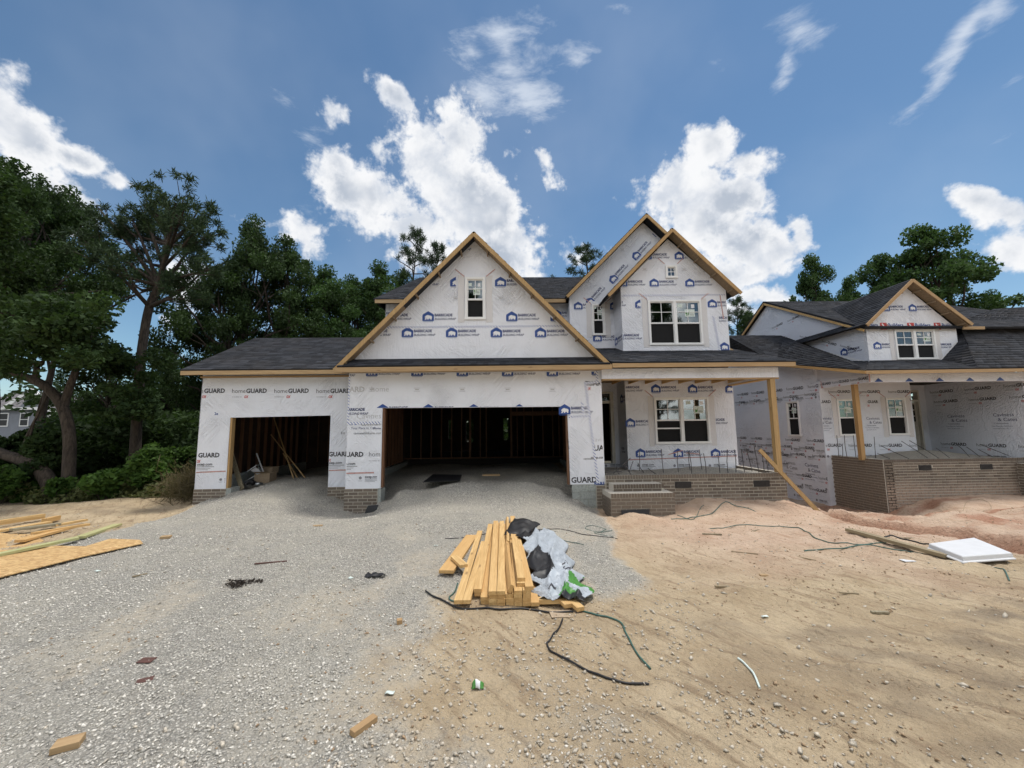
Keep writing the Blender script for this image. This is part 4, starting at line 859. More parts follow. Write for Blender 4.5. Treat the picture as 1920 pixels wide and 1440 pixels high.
word(gw, 'GUARD', X_(1103, 845, 10.2), .19, 'ink', .03, clip=[(2.57, 0, 1, 0), (2.36, 0, -1, 0)]); word(gw, 'GUARD', X_(1071, 905, 10.2), .19, 'ink', .03, clip=[(2.37, 0, 1, 0)]); word(gw, 'BARRICADE', X_(1114, 910, 10.2), .12, 'blue', .03, clip=[(2.58, 0, 1, 0)])
word(gw, 'S', X_(1063, 830, 10.2), .12, 'ink'); word(gw, 'S', X_(1064, 842, 10.2), .12, 'ink'); word(gw, 'caviness', X_(1094, 862, 10.2), .08, 'ink', 0, clip=[(2.33, 0, 1, 0)]); word(gw, 'oxep.com', X_(1108, 860, 10.2), .09, 'ink', .02, clip=[(2.57, 0, 1, 0)]); word(gw, 'Cavi', X_(1107, 828, 10.2), .16, 'fade', -.012, clip=[(2.57, 0, 1, 0)])
# left wing
lc = [(-8.0, 0, -1, 0), (-3.93, 0, 1, 0)]
row(lw, [355.5, 434.5, 513.5, 592.5], 737, 10.8, .98, lc, 'home')
cl3 = [(-8.0, 0, -1, 0), (-7.24, 0, 1, 0)]; cr3 = [(-4.57, 0, -1, 0), (-3.93, 0, 1, 0)]
prt(lw, 'home', X_(344, 858, 10.8), .98, clip=cl3); prt(lw, 'com', X_(369, 873, 10.8), 1., clip=cl3); prt(lw, 'home', X_(589, 856, 10.8), .98, clip=cr3); prt(lw, 'com', X_(613, 870, 10.8), 1., clip=cr3)
prt(lw, 'com', X_(421, 899, 10.8), .75, clip=cl3); strip(lw, (-8.0, 10.8, .80), (-7.24, 10.8, .82), .03, 'flash_red'); strip(lw, (-4.57, 10.8, .80), (-3.93, 10.8, .81), .03, 'flash_red'); word(lw, 'Est', X_(639, 814, 10.8), .09, 'ink', 0, clip=cr3); word(lw, '2e', X_(402, 778, 10.8), .1, 'blue', .02)
# porch wall
pc = [(7.17, 0, 1, 0), (3.83, 0, -1, 0)]
row(pw, [1152, 1221, 1290, 1360], 736, 12.1, S1, pc); prt(pw, 'bar', X_(1173, 800, 12.1), S1, clip=[(4.48, 0, 1, 0)]); prt(pw, 'bar', X_(1312, 797, 12.1), S1, clip=[(6.58, 0, -1, 0), (7.17, 0, 1, 0)])
row(pw, [1192, 1263, 1333], 857, 12.1, S1, pc); row(pw, [1204, 1272, 1338], 873, 12.1, .9, pc, 'com'); prt(pw, 'com', X_(1143, 873, 12.95), .9)
strip(pw, (3.83, 12.1, .86), (7.15, 12.1, .93), .03, 'flash_red'); strip(pw, (5.05, 12.1, 1.0), (5.5, 12.1, 1.12), .03, 'flash_red'); strip(pw, (5.6, 12.1, 1.04), (6.0, 12.1, 1.0), .03, 'flash_red')
prt(rt, 'bar', (3.81, 12.62, 2.62), S1, side=True, clip=[(12.12, 0, -1, 0)]); prt(rt, 'bar', (3.81, 13.2, 1.02), S1, side=True, clip=[(12.12, 0, -1, 0), (12.7, 0, 1, 0)])
# bay
b0 = [(5.41, 7.84, -.707, .707), (5.41, 7.84, .707, .707), (7.17, 0, 1, 0), (3.83, 0, -1, 0)]
row(bw_, [1205, 1265], 486, 12.1, S1, b0); row(bw_, [1159, 1218, 1285, 1352], 537, 12.1, S1, b0); row(bw_, [1122, 1327], 576, 12.1, S1, b0); prt(bw_, 'bar', X_(1191, 577, 12.1), S1, clip=[(4.42, 0, 1, 0)]); prt(bw_, 'bar', X_(1152, 638, 12.1), S1, clip=b0+[(4.42, 0, 1, 0)])
prt(bw_, 'bar', X_(1324, 605, 12.1), S1, clip=b0+[(6.9, 0, -1, 0)]); prt(bw_, 'bar', X_(1350, 657, 12.1), S1, clip=b0); row(bw_, [1204, 1278, 1180, 1260], 507, 12.1, 1., b0, 'mark')
strip(bw_, (3.85, 12.1, 5.98), (7.15, 12.1, 6.0), .055); strip(bw_, (6.72, 12.1, 5.3), (6.86, 12.1, 4.2), .07)
strip(bw_, (6.99, 12.1, 5.98), (7.05, 12.1, 5.2), .03, 'flash_red')
rc = [(4.96, 8.82, -.714, .70), (4.96, 8.82, .714, .70), (2.34, 0, -1, 0)]
for (px, py) in [(1192, 489), (1149, 533), (1105, 576), (1230, 445)]: prt(rg, 'bar', X_(px, py, 12.951), S1, rot=math.radians(47), clip=rc)
prt(rg, 'bar', X_(1076, 580, 12.951), S1, clip=rc+[(2.9, 0, 1, 0)]); prt(rg, 'bar', X_(1143, 580, 12.951), S1*1.04, clip=rc+[(3.8, 0, 1, 0)]); prt(rg, 'bar', X_(1112, 640, 12.951), S1, clip=rc+[(3.8, 0, 1, 0), (2.7, 0, -1, 0)])
row(rg, [1163, 1118, 1203], 470, 12.951, 1., rc, 'mark'); prt(rt2, 'bar', (3.81, 12.95, 4.55), S1, side=True, clip=[(12.12, 0, -1, 0)])
row(mw_, [1037, 967], 595, 13.4, S1, [(2.3, 0, 1, 0)]); prt(mw_, 'bar', X_(700, 596, 13.4), S1, clip=[(-3.93, 0, -1, 0)])

# ------------------------------------------------------------------ neighbour house
NH = thing('neighbour_house', 'unfinished wrapped house on the right with a front dormer, dark roof and brick porch foundation', 'house', (14, 12, 0))
W2 = M['wrap2']
ns = wall('side_wall', [(14.04, -1.05), (19.5, -1.0), (19.5, 5.2), (15.4, 4.36), (14.04, 3.97)], [(14.95, 15.62, 1.42, 2.78)], W2, NH, X=11.4, th=.14)
nsf = wall('side_upper_wall', [(13.14, 3.8), (19.8, 5.4), (19.8, 6.3), (17.8, 7.45), (13.14, 5.12)], [], W2, NH, X=12.5, th=.14)
wall('side_infill_wall', [(12.14, 3.40), (14.04, 3.40), (14.04, 3.97), (12.14, 3.58)], [], W2, NH, X=11.46, th=.12)
nf = wall('porch_front_wall', [(11.4, -1.05), (11.6, -1.05), (11.6, .55), (14.75, .55), (14.75, 3.4), (11.4, 3.4)], [(11.98, 12.66, 1.45, 2.76), (13.78, 14.50, 1.45, 2.78)], W2, NH, Y=13.9, th=.14)
nr = wall('porch_side_wall', [(12.3, .4), (15.4, .4), (15.4, 3.4), (12.3, 3.4)], [], W2, NH, X=16.8, th=.14)
nd = wall('entry_wall', [(14.77, .55), (16.8, .55), (16.8, 3.4), (14.62, 3.4)], [(15.5, 16.5, .7, 3.15)], W2, NH, Y=15.3, th=.14)
nq = wall('entry_return_wall', [(14.04, .55), (15.3, .55), (15.3, 3.4), (14.04, 3.4)], [], W2, NH, X=14.62, th=.13)
nu = wall('dormer_wall', [(12.5, 3.7), (14.9, 3.8), (15.68, 4.60), (15.68, 5.1), (14.01, 6.62), (12.5, 5.25)], [(13.46, 14.88, 4.02, 5.06)], Wm, NH, Y=13.0, th=.14)
sh = MB(); sh.box(11.6, 16.7, 16.2, 16.3, -.5, 4); sh.box(12.7, 15.9, 15, 15.1, 3.8, 5.9); sh.box(11.55, 16.8, 14.1, 16.2, .5, .58); sh.box(11.5, 16.8, 12.1, 16.2, 3.36, 3.42); sh.build('inner_partition', M['dark'], NH)
r2 = lambda n, P, **k: roof(n, P, NH, **k)
def rawroof(n, tris, pts):
    return obj(n, pts, tris, M['shingle'], NH)
A = Vector((11.0, 11.58, 3.47)); B = at(1456, 681, 15.4); Cc = at(1362, 629, 19); Dd = atx(1464, 629, 12.5); Ee = atx(1596, 677, 12.5); Ff = at(1628, 677, 13); Gg = at(1757, 677, 13); Hh = Vector((14.6, 11.58, 3.50)); Bc = at(1362, 682, 19)
for tri in [(A, Ee, Dd), (A, Dd, B), (B, Dd, Cc), (A, Ff, Ee), (B, Cc, Bc)]: r2('lower_roof', tri, eave=True, th=.03)
r2('porch_roof', [(11.0, 11.58, 3.48), (14.9, 11.58, 3.50), (14.9, 13.0, 4.0), (12.5, 13.0, 3.99)])
r2('garage_roof_front', [(14.5, 11.58, 3.50), (21, 11.58, 3.55), (21, 14.6, 6.36), (19, 14.45, 6.2), (16.6, 13.7, 5.46)]); r2('garage_roof_left', [(14.5, 17, 3.5), (14.5, 11.58, 3.5), (16.6, 13.7, 5.46), (16.6, 17, 5.46)])
npk = (14.01, 12.68, 6.74); npb = (14.01, 16.2, 6.74)
r2('dormer_roof_left', [(12.24, 16.2, 5.17), (12.24, 12.68, 5.17), npk, npb]); r2('dormer_roof_right', [(15.88, 12.68, 5.17), (15.88, 16.2, 5.17), npb, npk])
r2('upper_roof_front', [(12.32, 12.85, 5.10), (21.5, 12.85, 5.10), (19.5, 17.8, 7.62), (12.32, 17.8, 7.62)]); r2('upper_roof_back', [(21, 20.2, 6.2), (12.32, 20.2, 6.2), (12.32, 17.8, 7.62), (19.5, 17.8, 7.62)])
def nb(n, a, b, w, h, **k): return board(n, a, b, w, h, par=NH, **k)
rake((14.01, 12.675, 6.76), (12.24, 12.675, 5.2), .10, .07, par=NH); rake((14.01, 12.673, 6.76), (15.88, 12.673, 5.2), .10, .07, par=NH)
for (a, b) in [((14.01, 0, 6.66), (12.3, 0, 5.14)), ((14.01, 0, 6.66), (15.82, 0, 5.10))]: quad_part('soffit_deck', [(a[0], 12.70, a[2]), (b[0], 12.70, b[2]), (b[0], 13.0, b[2]), (a[0], 13.0, a[2])], M['plaster'], NH, .01)
nb('rake_board', (12.34, 12.9, 5.03), (12.34, 17.8, 7.52), .035, .12); nb('rake_board', (12.34, 17.8, 7.52), (12.34, 20.2, 6.10), .035, .12)
nb('fascia_board', (11.0, 11.6, 3.40), (21, 11.6, 3.46), .04, .10); nb('fascia_board', tuple(A-Vector((0, -.02, .07))), tuple(B-Vector((0, 0, .07))), .04, .09)
outlookers((14.01, 0, 6.7), (15.88, 0, 5.15), 12.7, 13.0, 4, NH); outlookers((14.01, 0, 6.7), (12.24, 0, 5.15), 12.7, 13.0, 3, NH)
nb('fascia_board', (15.75, 12.85, 5.06), (16.5, 12.85, 5.06), .04, .10)
q = MB(); q.box(11.45, 21, 12.0, 12.14, 3.14, 3.42); nbm = q.build('porch_beam', Wm, NH); q = MB(); q.box(11.45, 11.58, 12.14, 13.9, 3.14, 3.42); nsb = q.build('porch_beam', W2, NH)
q = MB(); q.beam((11.56, 12.65, .7), (11.56, 12.65, 3.14), .13, .13, (0, 1, 0)); q.build('porch_post', M['boardz'], NH)
window(NH, 11.98, 12.66, 1.45, 2.76, 13.9, rail=.48, label=(0,), wallpart=nf); window(NH, 13.78, 14.50, 1.45, 2.78, 13.9, rail=.48, label=(0,), wallpart=nf)
window(NH, 13.46, 14.88, 4.02, 5.06, 13.0, units=2, rail=.48, label=(1,), wallpart=nu); window(NH, 14.95, 15.62, 1.42, 2.78, None, X=11.4, rail=.5, label=(0,), tape=False)
# entry door ajar with transom
fr = MB()
for (a, b, c, d) in [(15.5, 15.56, .7, 3.15), (16.44, 16.5, .7, 3.15), (15.56, 16.44, 3.09, 3.15), (15.56, 16.44, 2.70, 2.78)]: fr.box(a, b, 15.24, 15.42, c, d)
df = fr.build('door_frame', M['cream'], NH)
for k in (1, 2): q = MB(); q.box(15.56+.29*k-.01, 15.56+.29*k+.01, 15.3, 15.32, 2.78, 3.09); q.build('muntin', M['cream'], df)
q = MB(); q.beam((16.40, 15.32, 1.7), (16.05, 15.95, 1.7), .045, 1.98); q.V = q.V; dr = q.build('front_door', M['cream'], NH)
for r in range(3):
    q = MB(); a = Vector((16.34, 15.36-.03, 2.02+r*.24)); q.beam(a, a+Vector((-.16, .29, 0)), .02, .20); q.V = [(x-.022, y-.02, z) for x, y, z in q.V]; q.build('door_pane', M['black'], dr)
# brick porch foundation
bricks(NH, 11.62, 21, -1.5, .76, Y=12.0, soldier_top=True, holes=[(12.68, 13.10, .426, .582), (14.62, 15.02, .426, .582)], wallname='porch_foundation', maxn=300, ok=lambda x, z: x < 15.7 and z > -.75)
bricks(NH, 12.0, 13.9, -1.5, .76, X=11.6, wallname='porch_side_foundation', maxn=260, th=.3)
q = MB(); q.box(11.42, 11.55, 13.9, 19.5, -1.6, -1.0); q.build('side_foundation', M['brick'], NH)
bricks(NH, 11.4, 12.0, -1.4, .60, X=15.78, wallname='stair_side', maxn=60, th=.3); bricks(NH, 15.78, 18.0, -1.4, .60, Y=11.4, wallname='stair_front', maxn=60, th=.3)
for (x0, x1) in [(12.69, 13.09), (14.63, 15.01)]:
    q = MB(); q.box(x0, x1, 11.985, 12.0, .426, .582); vo = q.build('foundation_vent', M['black'], NH)
    for i in range(11): q = MB(); q.box(x0+.01+i*.035, x0+.018+i*.035, 11.978, 11.985, .432, .576); q.build('vent_bar', M['steel'], vo)
# lettering, neighbour
c3 = [(14.02, 0, -1, 0)]
for k in range(5):
    y = 18.9-k*1.12
    prt(ns, 'homec', (11.4, y, 3.28-.02*k), .95, rot=math.radians(-2), side=True, clip=[(13.92, 0, -1, 0)]); prt(ns, 'homec', (11.4, y+.3, 1.22), .85, side=True, clip=[(13.92, 0, -1, 0)]); prt(ns, 'homec', (11.4, y-.1, -.1 if k > 2 else .6), .85, side=True, clip=[(13.92, 0, -1, 0)])
    prt(ns, 'home', (11.4, y+.1, .68), .8, side=True, clip=[(13.92, 0, -1, 0)])
    prt(ns, 'cav' if k % 2 else 'cavn', (11.4, y+.5, .30), .9, side=True, clip=[(13.92, 0, -1, 0)])
for k in range(5): prt(ns, 'home', (11.4, 19.1-k*1.12, 2.92), .85, rot=math.radians(-2), side=True, clip=[(14.05, 0, -1, 0)]); prt(ns, 'homec', (11.4, 18.5-k*1.12, .95), .8, side=True, clip=[(14.05, 0, -1, 0)])
for k in range(3): prt(ns, 'homec', (11.4, 15.9-k*1.1, -.55), .85, side=True, clip=[(13.92, 0, -1, 0)])
for k, (y, z) in enumerate([(18.6, 5.9), (17.6, 6.25), (16.6, 6.3), (18.2, 5.35), (17.1, 5.6), (16.0, 5.5), (14.9, 5.05), (15.6, 4.9), (19.2, 6.0), (14.1, 4.7)]): prt(nsf, 'home', (12.5, y, z), .75, rot=math.radians(-24 if k > 2 else 4), side=True, clip=[(13.02, 0, -1, 0), (17.8, 7.4, -.46, .88), (17.8, 7.4, .5, .86)])
prt(nsf, 'bar', (12.5, 14.1, 4.35), 1., side=True, clip=[(13.02, 0, -1, 0)])
strip(ns, (11.4, 19, 2.85), (11.4, 13.92, 3.0), .02, 'fade'); strip(ns, (11.4, 19, 1.02), (11.4, 13.92, .92), .02, 'fade')
c4 = [(11.42, 0, -1, 0), (14.73, 0, 1, 0)]
for k in range(4):
    prt(nf, 'home', at(1553+k*56, 737, 13.9), .86, clip=c4); prt(nf, 'homec', at(1534+k*57, 838, 13.9), .9, clip=c4)
prt(nf, 'home', at(1516, 756, 13.9), .86, clip=c4+[(11.8, 0, 1, 0)]); prt(nf, 'home', at(1680, 752, 13.9), .86, clip=c4+[(14.65, 0, -1, 0)]); prt(nf, 'cavn', at(1624, 787, 13.9), .7, clip=[(13.6, 0, 1, 0)]); prt(nf, 'cavn', at(1534, 787, 13.9), .75, clip=c4+[(11.75, 0, 1, 0)]); prt(nf, 'home', at(1610, 756, 13.9), .86, clip=[(13.5, 0, 1, 0), (13.1, 0, -1, 0)])
for k in range(4):
    prt(nr, 'home', (16.8, 15.1-k*1.15, 3.0), .86, side=True); prt(nr, 'home', (16.8, 15.0-k*1.15, 2.62), .86, side=True); prt(nr, 'homec', (16.8, 14.95-k*1.15, 1.02), .9, side=True); prt(nr, 'cavn', (16.8, 14.6-k*1.4, 2.05), .8, side=True)
for k in range(3): prt(nsb, 'home', (11.45, 14.1-k*.72, 3.24), .72, side=True, clip=[(12.02, 0, -1, 0), (13.9, 0, 1, 0)])
for k in range(9): q = PR(); q.poly([(0, 0), (.28, 0), (.15, .11), (.12, .11)], 'blue'); prt(nbm, q.done(), (11.62+k*.98, 12.0, 3.15), 1.)
strip(nsb, (11.45, 13.85, 3.16), (11.45, 13.85, 3.40), .04, 'flash_red'); strip(nbm, (11.47, 12.0, 3.16), (11.47, 12.0, 3.42), .04, 'flash_red')
dcl = [(14.01, 6.60, -.68, .73), (14.01, 6.60, .68, .73), (12.52, 0, -1, 0), (15.66, 0, 1, 0)]
row(nu, [1654, 1704, 1754], 583, 13, .95, dcl); row(nu, [1603, 1651, 1702, 1752], 618, 13, 1., dcl, 'bld'); row(nu, [1638], 654, 13, .95, [(13.3, 0, 1, 0)]); row(nu, [1745], 654, 13, .95, [(15.66, 0, 1, 0), (15.0, 0, -1, 0)]); strip(nu, (12.52, 13, 5.12), (15.64, 13, 5.14), .04, 'pwhite')
strip(nsf, (12.5, 13.02, 3.9), (12.5, 17, 5.5), .09, 'pwhite'); strip(nu, (14.98, 13, 3.93), (15.64, 13, 4.60), .09, 'pwhite')
# ------------------------------------------------------------------ trees
def leaves(centers, radii, n, size, flat=.7, seed=0, shape=1.7):
    """n rhombic leaves scattered through clumps -> V, Q, tone"""
    R = np.random.default_rng(seed); C = np.asarray(centers, float); rr = np.asarray(radii, float)
    k = R.choice(len(C), n, p=rr**2/np.sum(rr**2)); d = R.normal(0, 1, (n, 3)); d /= np.linalg.norm(d, axis=1)[:, None]
    rad = R.random(n)**.45; P = C[k]+d*(rad*rr[k])[:, None]*np.array([1, 1, flat])
    nrm = R.normal(0, 1, (n, 3))+np.array([0, 0, .9]); nrm /= np.linalg.norm(nrm, axis=1)[:, None]
    t = np.cross(nrm, R.normal(0, 1, (n, 3))); t /= np.linalg.norm(t, axis=1)[:, None]; b = np.cross(nrm, t)
    s = (size*(.6+.8*R.random(n)))[:, None]; a = t*s*shape*.5; c = b*s*.5
    V = np.stack([P-a, P+c-nrm*s*.12, P+a, P-c-nrm*s*.12], 1).reshape(-1, 3)
    tone = np.repeat(np.clip(R.random(len(C))[k]*.5+R.random(n)*.5, 0, 1), 4); return V, np.arange(n*4).reshape(-1, 4), tone
def needles(centers, radii, per, length, seed=0, wid=.018):
    R = np.random.default_rng(seed); C = np.repeat(np.asarray(centers, float), per, axis=0); rr = np.repeat(np.asarray(radii, float), per)
    n = len(C); d = R.normal(0, 1, (n, 3))+np.array([0, 0, .35]); d /= np.linalg.norm(d, axis=1)[:, None]
    o = R.normal(0, 1, (n, 3))*rr[:, None]*.5; P = C+o
    t = np.cross(d, R.normal(0, 1, (n, 3))); t /= np.linalg.norm(t, axis=1)[:, None]; L = (length*(.6+.6*R.random(n)))[:, None]
    V = np.stack([P, P+d*L*.5+t*wid, P+d*L, P+d*L*.5-t*wid], 1).reshape(-1, 3)
    tone = np.repeat(R.random(n), 4); return V, np.arange(n*4).reshape(-1, 4), tone
def curve(a, b, sag=.1, n=5, seed=0):
    R = random.Random(seed); a = Vector(a); b = Vector(b); L = (b-a).length; o = Vector((R.uniform(-1, 1), R.uniform(-1, 1), R.uniform(-.3, 1)))*sag*L
    return [a.lerp(b, i/n)+o*math.sin(math.pi*i/n)+Vector((R.uniform(-1, 1), R.uniform(-1, 1), R.uniform(-1, 1)))*.02*L*(0 < i < n) for i in range(n+1)]
def broad_proto(seed, H=10., spread=3.6, base=.22, nc=95, nl=26000, leaf=.085, m='leaf', upright=False):
    R = random.Random(seed); tr = MB(); th = H*.62
    tp = curve((0, 0, -.5), (R.uniform(-.5, .5), R.uniform(-.5, .5), th), .04, 7, seed); tr.tube(tp, [H*.028*(1-.75*i/7) for i in range(8)], 8)
    C = []; rr = []
    for i in range(nc):
        t = (i+.5)/nc; z = H*(base+(1-base)*t); prof = math.sin(math.pi*min(1, .16+.84*t)**.85)**.8 if not upright else (1-t*.8)
        ang = i*2.39996+R.uniform(-.5, .5); rad = spread*prof*R.uniform(.35, 1.12); lump = 1+.28*math.sin(3*ang+seed)+.15*math.sin(5*ang+z)
        C.append((rad*lump*math.cos(ang), rad*lump*math.sin(ang), z+R.uniform(-.6, .6))); rr.append(R.uniform(.32, .80)*H/10)
    for i in range(0, nc, 3):
        c = Vector(C[i]); zt = min(c.z*.72, th*.97); k = min(int(zt/th*7), 6); tr.tube(curve(tp[k], c, .10, 5, seed+i), [H*.009*(1-.16*j) for j in range(6)], 5)
        for q in range(2):
            c2 = Vector(C[(i+q+1) % nc]); 
            if (c2-c).length < 3.5: tr.tube(curve(c.lerp(Vector(tp[k]), .4), c2, .1, 4, seed+i+q+50), [.03, .024, .018, .012, .006], 4)
    V, Qd, T = leaves(C, rr, nl, leaf, .75, seed)
    return tr.mesh('trunk', [M['bark']], True), npmesh('crown', V, Qd, M[m], T)
def pine_proto(seed, H=14., spread=2.6, base=.45, m='needle', per=85, tips=150):
    R = random.Random(seed); tr = MB(); tp = [Vector((.25*math.sin(i*.8+seed), .2*math.cos(i*.7), -.5+(H+.2)*i/10)) for i in range(11)]; tr.tube(tp, [H*.016*(1-.09*i) for i in range(11)], 8)
    C = []; rr = []
    for i in range(38):
        t = (i+.5)/38; z = H*(base+(1-base)*t); k = min(9, int((z+.5)/(H+.2)*10)); L = spread*(1-t)**.6*R.uniform(.5, 1.1)+.3; a = i*2.39996; e = Vector((L*math.cos(a), L*math.sin(a), z+L*R.uniform(.0, .45)))
        o = Vector((tp[k].x, tp[k].y, z-.15)); tr.tube(curve(o, e, .08, 4, seed+i), [.05*(1-t*.5), .04, .03, .02, .01], 4)
        for q in range(tips//38):
            f = R.uniform(.45, 1.05); c = o.lerp(e, f)+Vector((R.gauss(0, .3), R.gauss(0, .3), R.gauss(.1, .2)))*L*.6; C.append(c); rr.append(.16)
    C.append(tp[-1]); rr.append(.2)
    V, Qd, T = needles([tuple(c) for c in C], rr, per, .30, seed)
    return tr.mesh('trunk', [M['bark']], True), npmesh('crown', V, Qd, M[m], T)
PB = [broad_proto(11, 10, 3.6, nl=36000), broad_proto(23, 10, 3.0, .25, 80, 28000, .085, 'leaf2'), broad_proto(37, 10, 4.2, .2, 110, 42000, .08), broad_proto(51, 10, 3.7, .24, 95, 34000, .10, 'leaf2'), broad_proto(67, 10, 3.8, .58, 66, 26000, .08)]
PP = [pine_proto(5), pine_proto(9, 14, 2.2, .5, tips=115)]
def tree(name, protos, x, y, H, sx, rz, label, cat='tree', group=None, z=None):
    H0 = 10. if protos in PB else 14.
    t = thing(name, label, cat, (x, y, gz(x, y) if z is None else z), group, local=True)
    for nm, me in zip(('trunk', 'crown'), protos):
        o = bpy.data.objects.new(nm, me); COL.objects.link(o); o.parent = t
    t.rotation_euler.z = rz; s = H/H0; t.scale = (s*sx, s*sx, s); return t
def H_at(px, py, Y, x=None): return at(px, py, Y)
TL = [  # px of stem, distance, py of top, proto, widthfactor, label
 (-25, 13.5, 300, 4, .62, 'high-crowned leafy tree right at the left edge of the view'),
 (70, 17, 345, 4, .80, 'broad dark oak behind the leftmost tree, crown reaching into the left cloud'),
 (-190, 16, 260, 4, .8, 'dark leafy tree standing mostly outside the left edge'),
 (112, 19, 385, 4, .60, 'dark tree filling the gap left of the crooked pine'),
 (215, 26, 660, 0, .8, 'dark leafy tree directly behind the crooked pine trunk'),
 (318, 26, 668, 2, .7, 'low dark tree between the crooked pine and the garage wing'),
 (432, 22, 505, 0, .66, 'leafy tree behind the left gable end of the garage wing'),
 (478, 23, 442, 2, .70, 'highest leafy tree behind the garage wing roof'),
 (545, 24, 470, 0, .80, 'leafy tree behind the middle of the garage wing ridge'),
 (610, 25, 518, 1, .85, 'lower light green tree behind the right part of the garage wing'),
 (660, 27, 535, 1, .8, 'small leafy tree next to the big garage gable, left side'),
 (712, 27, 512, 1, .85, 'bright green tree just left of the two tall pines'),
 (760, 30, 530, 0, .8, 'leafy tree under the pine tops behind the main roof'),
 (1520, 32, 505, 3, .62, 'rounded light tree behind the ridge of the neighbour house, left one'),
 (1590, 33, 540, 3, .55, 'small leafy tree between two bigger ones behind the neighbour house'),
 (1655, 33, 500, 3, .8, 'mid-size tree at the left side of the great oak behind the neighbour house'),
 (1735, 31, 452, 3, 1.0, 'great spreading oak behind the dormer of the neighbour house'),
 (1860, 36, 560, 1, .8, 'low tree at the right edge behind the neighbour roof'),
 (1960, 34, 575, 3, .8, 'leafy tree at the far right partly beyond the edge'),
 (1405, 34, 600, 3, .6, 'small tree in the gap between the two houses')]
for i, (px, Y, py, k, sx, lb) in enumerate(TL):
    p = at(px, py, Y); b = gz(p.x, Y); tree('leafy_tree', PB[k], p.x, Y, p.z-b, sx*(10/(p.z-b))**.35*1.05, i*1.7, lb, group='trees around the building plot')
for i, (px, Y, py, k, sx, lb) in enumerate([(781, 32, 430, 0, .8, 'tallest pine behind the main roof, left of the big garage gable'), (822, 33, 458, 1, .7, 'lower pine touching the left rake of the big garage gable'), (1094, 32, 464, 1, .95, 'pine behind the roof between the two gables'), (1384, 34, 558, 0, .9, 'dark pine in the gap beside the right corner of the house')]):
    p = at(px, py, Y); b = gz(p.x, Y); tree('pine_tree', PP[k], p.x, Y, p.z-b, sx, i*2.1, lb, group='pines behind the plot')
# belt of trees across the street, behind the viewer (seen in the window glass)
for i in range(10):
    tree('leafy_tree', PB[i % 3], -36+i*8+random.uniform(-2, 2), -24+random.uniform(-2, 2), 16+random.uniform(0, 3), .8, i*1.3, 'tree in the row across the street, seen only as a reflection in the panes', group='trees across the street')
# the crooked pine
def custom(name, label, path, radii, limbs, clumps, kind, seed):
    """path / limbs given as lists of world points"""
    base = Vector(path[0]); t = thing(name, label, 'tree', base, None, local=True); tr = MB()
    def sm(P, n=4):
        P = [Vector(p) for p in P]; out = []
        for i in range(len(P)-1):
            p0 = P[max(i-1, 0)]; p1 = P[i]; p2 = P[i+1]; p3 = P[min(i+2, len(P)-1)]
            for k in range(n):
                s = k/n; out.append(.5*((2*p1)+(p2-p0)*s+(2*p0-5*p1+4*p2-p3)*s*s+(3*p1-p0-3*p2+p3)*s**3))
        return out+[P[-1]]
    P = sm(path); tr.tube([p-base for p in P], list(np.interp(np.linspace(0, len(radii)-1, len(P)), range(len(radii)), radii)), 9)
    for (L, r0, r1) in limbs:
        Q_ = sm(L, 3); tr.tube([p-base for p in Q_], list(np.linspace(r0, r1, len(Q_))), 6)
    C = [tuple(Vector(c)-base) for c, r in clumps]; rr = [r for c, r in clumps]
    if kind == 'pine': V, Qd, T = needles(C, rr, 90, .21, seed, .016); m = M['needle']
    else: V, Qd, T = leaves(C, rr, 30000, .085, .7, seed); m = M['leaf']
    o = tr.build('trunk', [M['bark']], t, True); o2 = bpy.data.objects.new('crown', npmesh('crown', V, Qd, m, T)); COL.objects.link(o2); o2.parent = t
    return t
YP = 14.
def pp(px, py, dy=0): return at(px, py, YP+dy)
R0 = random.Random(3)
b0_ = atz(250, 948, gz(-13.2, YP)); path = [Vector((pp(249, 900).x, YP, gz(-13.3, YP)-.3)), pp(250, 900), pp(256, 800), pp(262, 700), pp(268, 640), pp(280, 575), pp(298, 535), pp(306, 500), pp(318, 460), pp(345, 430)]
limbs = []; cl_ = []
ends = [(195, 500), (210, 470), (175, 455), (225, 430), (245, 405), (262, 385), (290, 392), (318, 375), (345, 368), (372, 395), (388, 420), (395, 440), (370, 470), (402, 488), (395, 505), (345, 560), (350, 535), (230, 495), (250, 450), (300, 430), (335, 405), (180, 385), (205, 410), (360, 440), (240, 520), (330, 380), (270, 430), (345, 395)]
for i, (ex, ey) in enumerate(ends):
    s = R0.choice(path[5:9]) if ey < 480 else path[5 if i % 2 else 6]; e = pp(ex, ey, R0.uniform(-1.6, 1.6)); mid = s.lerp(e, .5)+Vector((0, 0, R0.uniform(-.35, .15)))
    limbs.append(([s, mid, e], .075, .018))
    for q in range(9):
        f = R0.uniform(.62, 1.08); c = s.lerp(e, f)+Vector((R0.gauss(0, .34), R0.gauss(0, .5), R0.gauss(.10, .15))); cl_.append((c, .13))
        if q % 2: limbs.append(([s.lerp(e, f*.8), c], .018, .008))
custom('crooked_pine', 'tall crooked pine with bare bent trunk and flat crown, left of the garage wing', path, [.22, .17, .15, .14, .13, .125, .11, .085, .06, .03], limbs, cl_, 'pine', 4)
YP = 12.5
cl_ = [(pp(R0.uniform(-60, 190), R0.uniform(560, 690), R0.uniform(-2, 2)), R0.uniform(.35, .7)) for _ in range(60)]+[(pp(R0.uniform(-60, 30), R0.uniform(300, 560), R0.uniform(-1.5, 1.5)), R0.uniform(.35, .7)) for _ in range(26)]+[(pp(R0.uniform(120, 320), R0.uniform(640, 780), R0.uniform(0, 3)), R0.uniform(.3, .6)) for _ in range(26)]
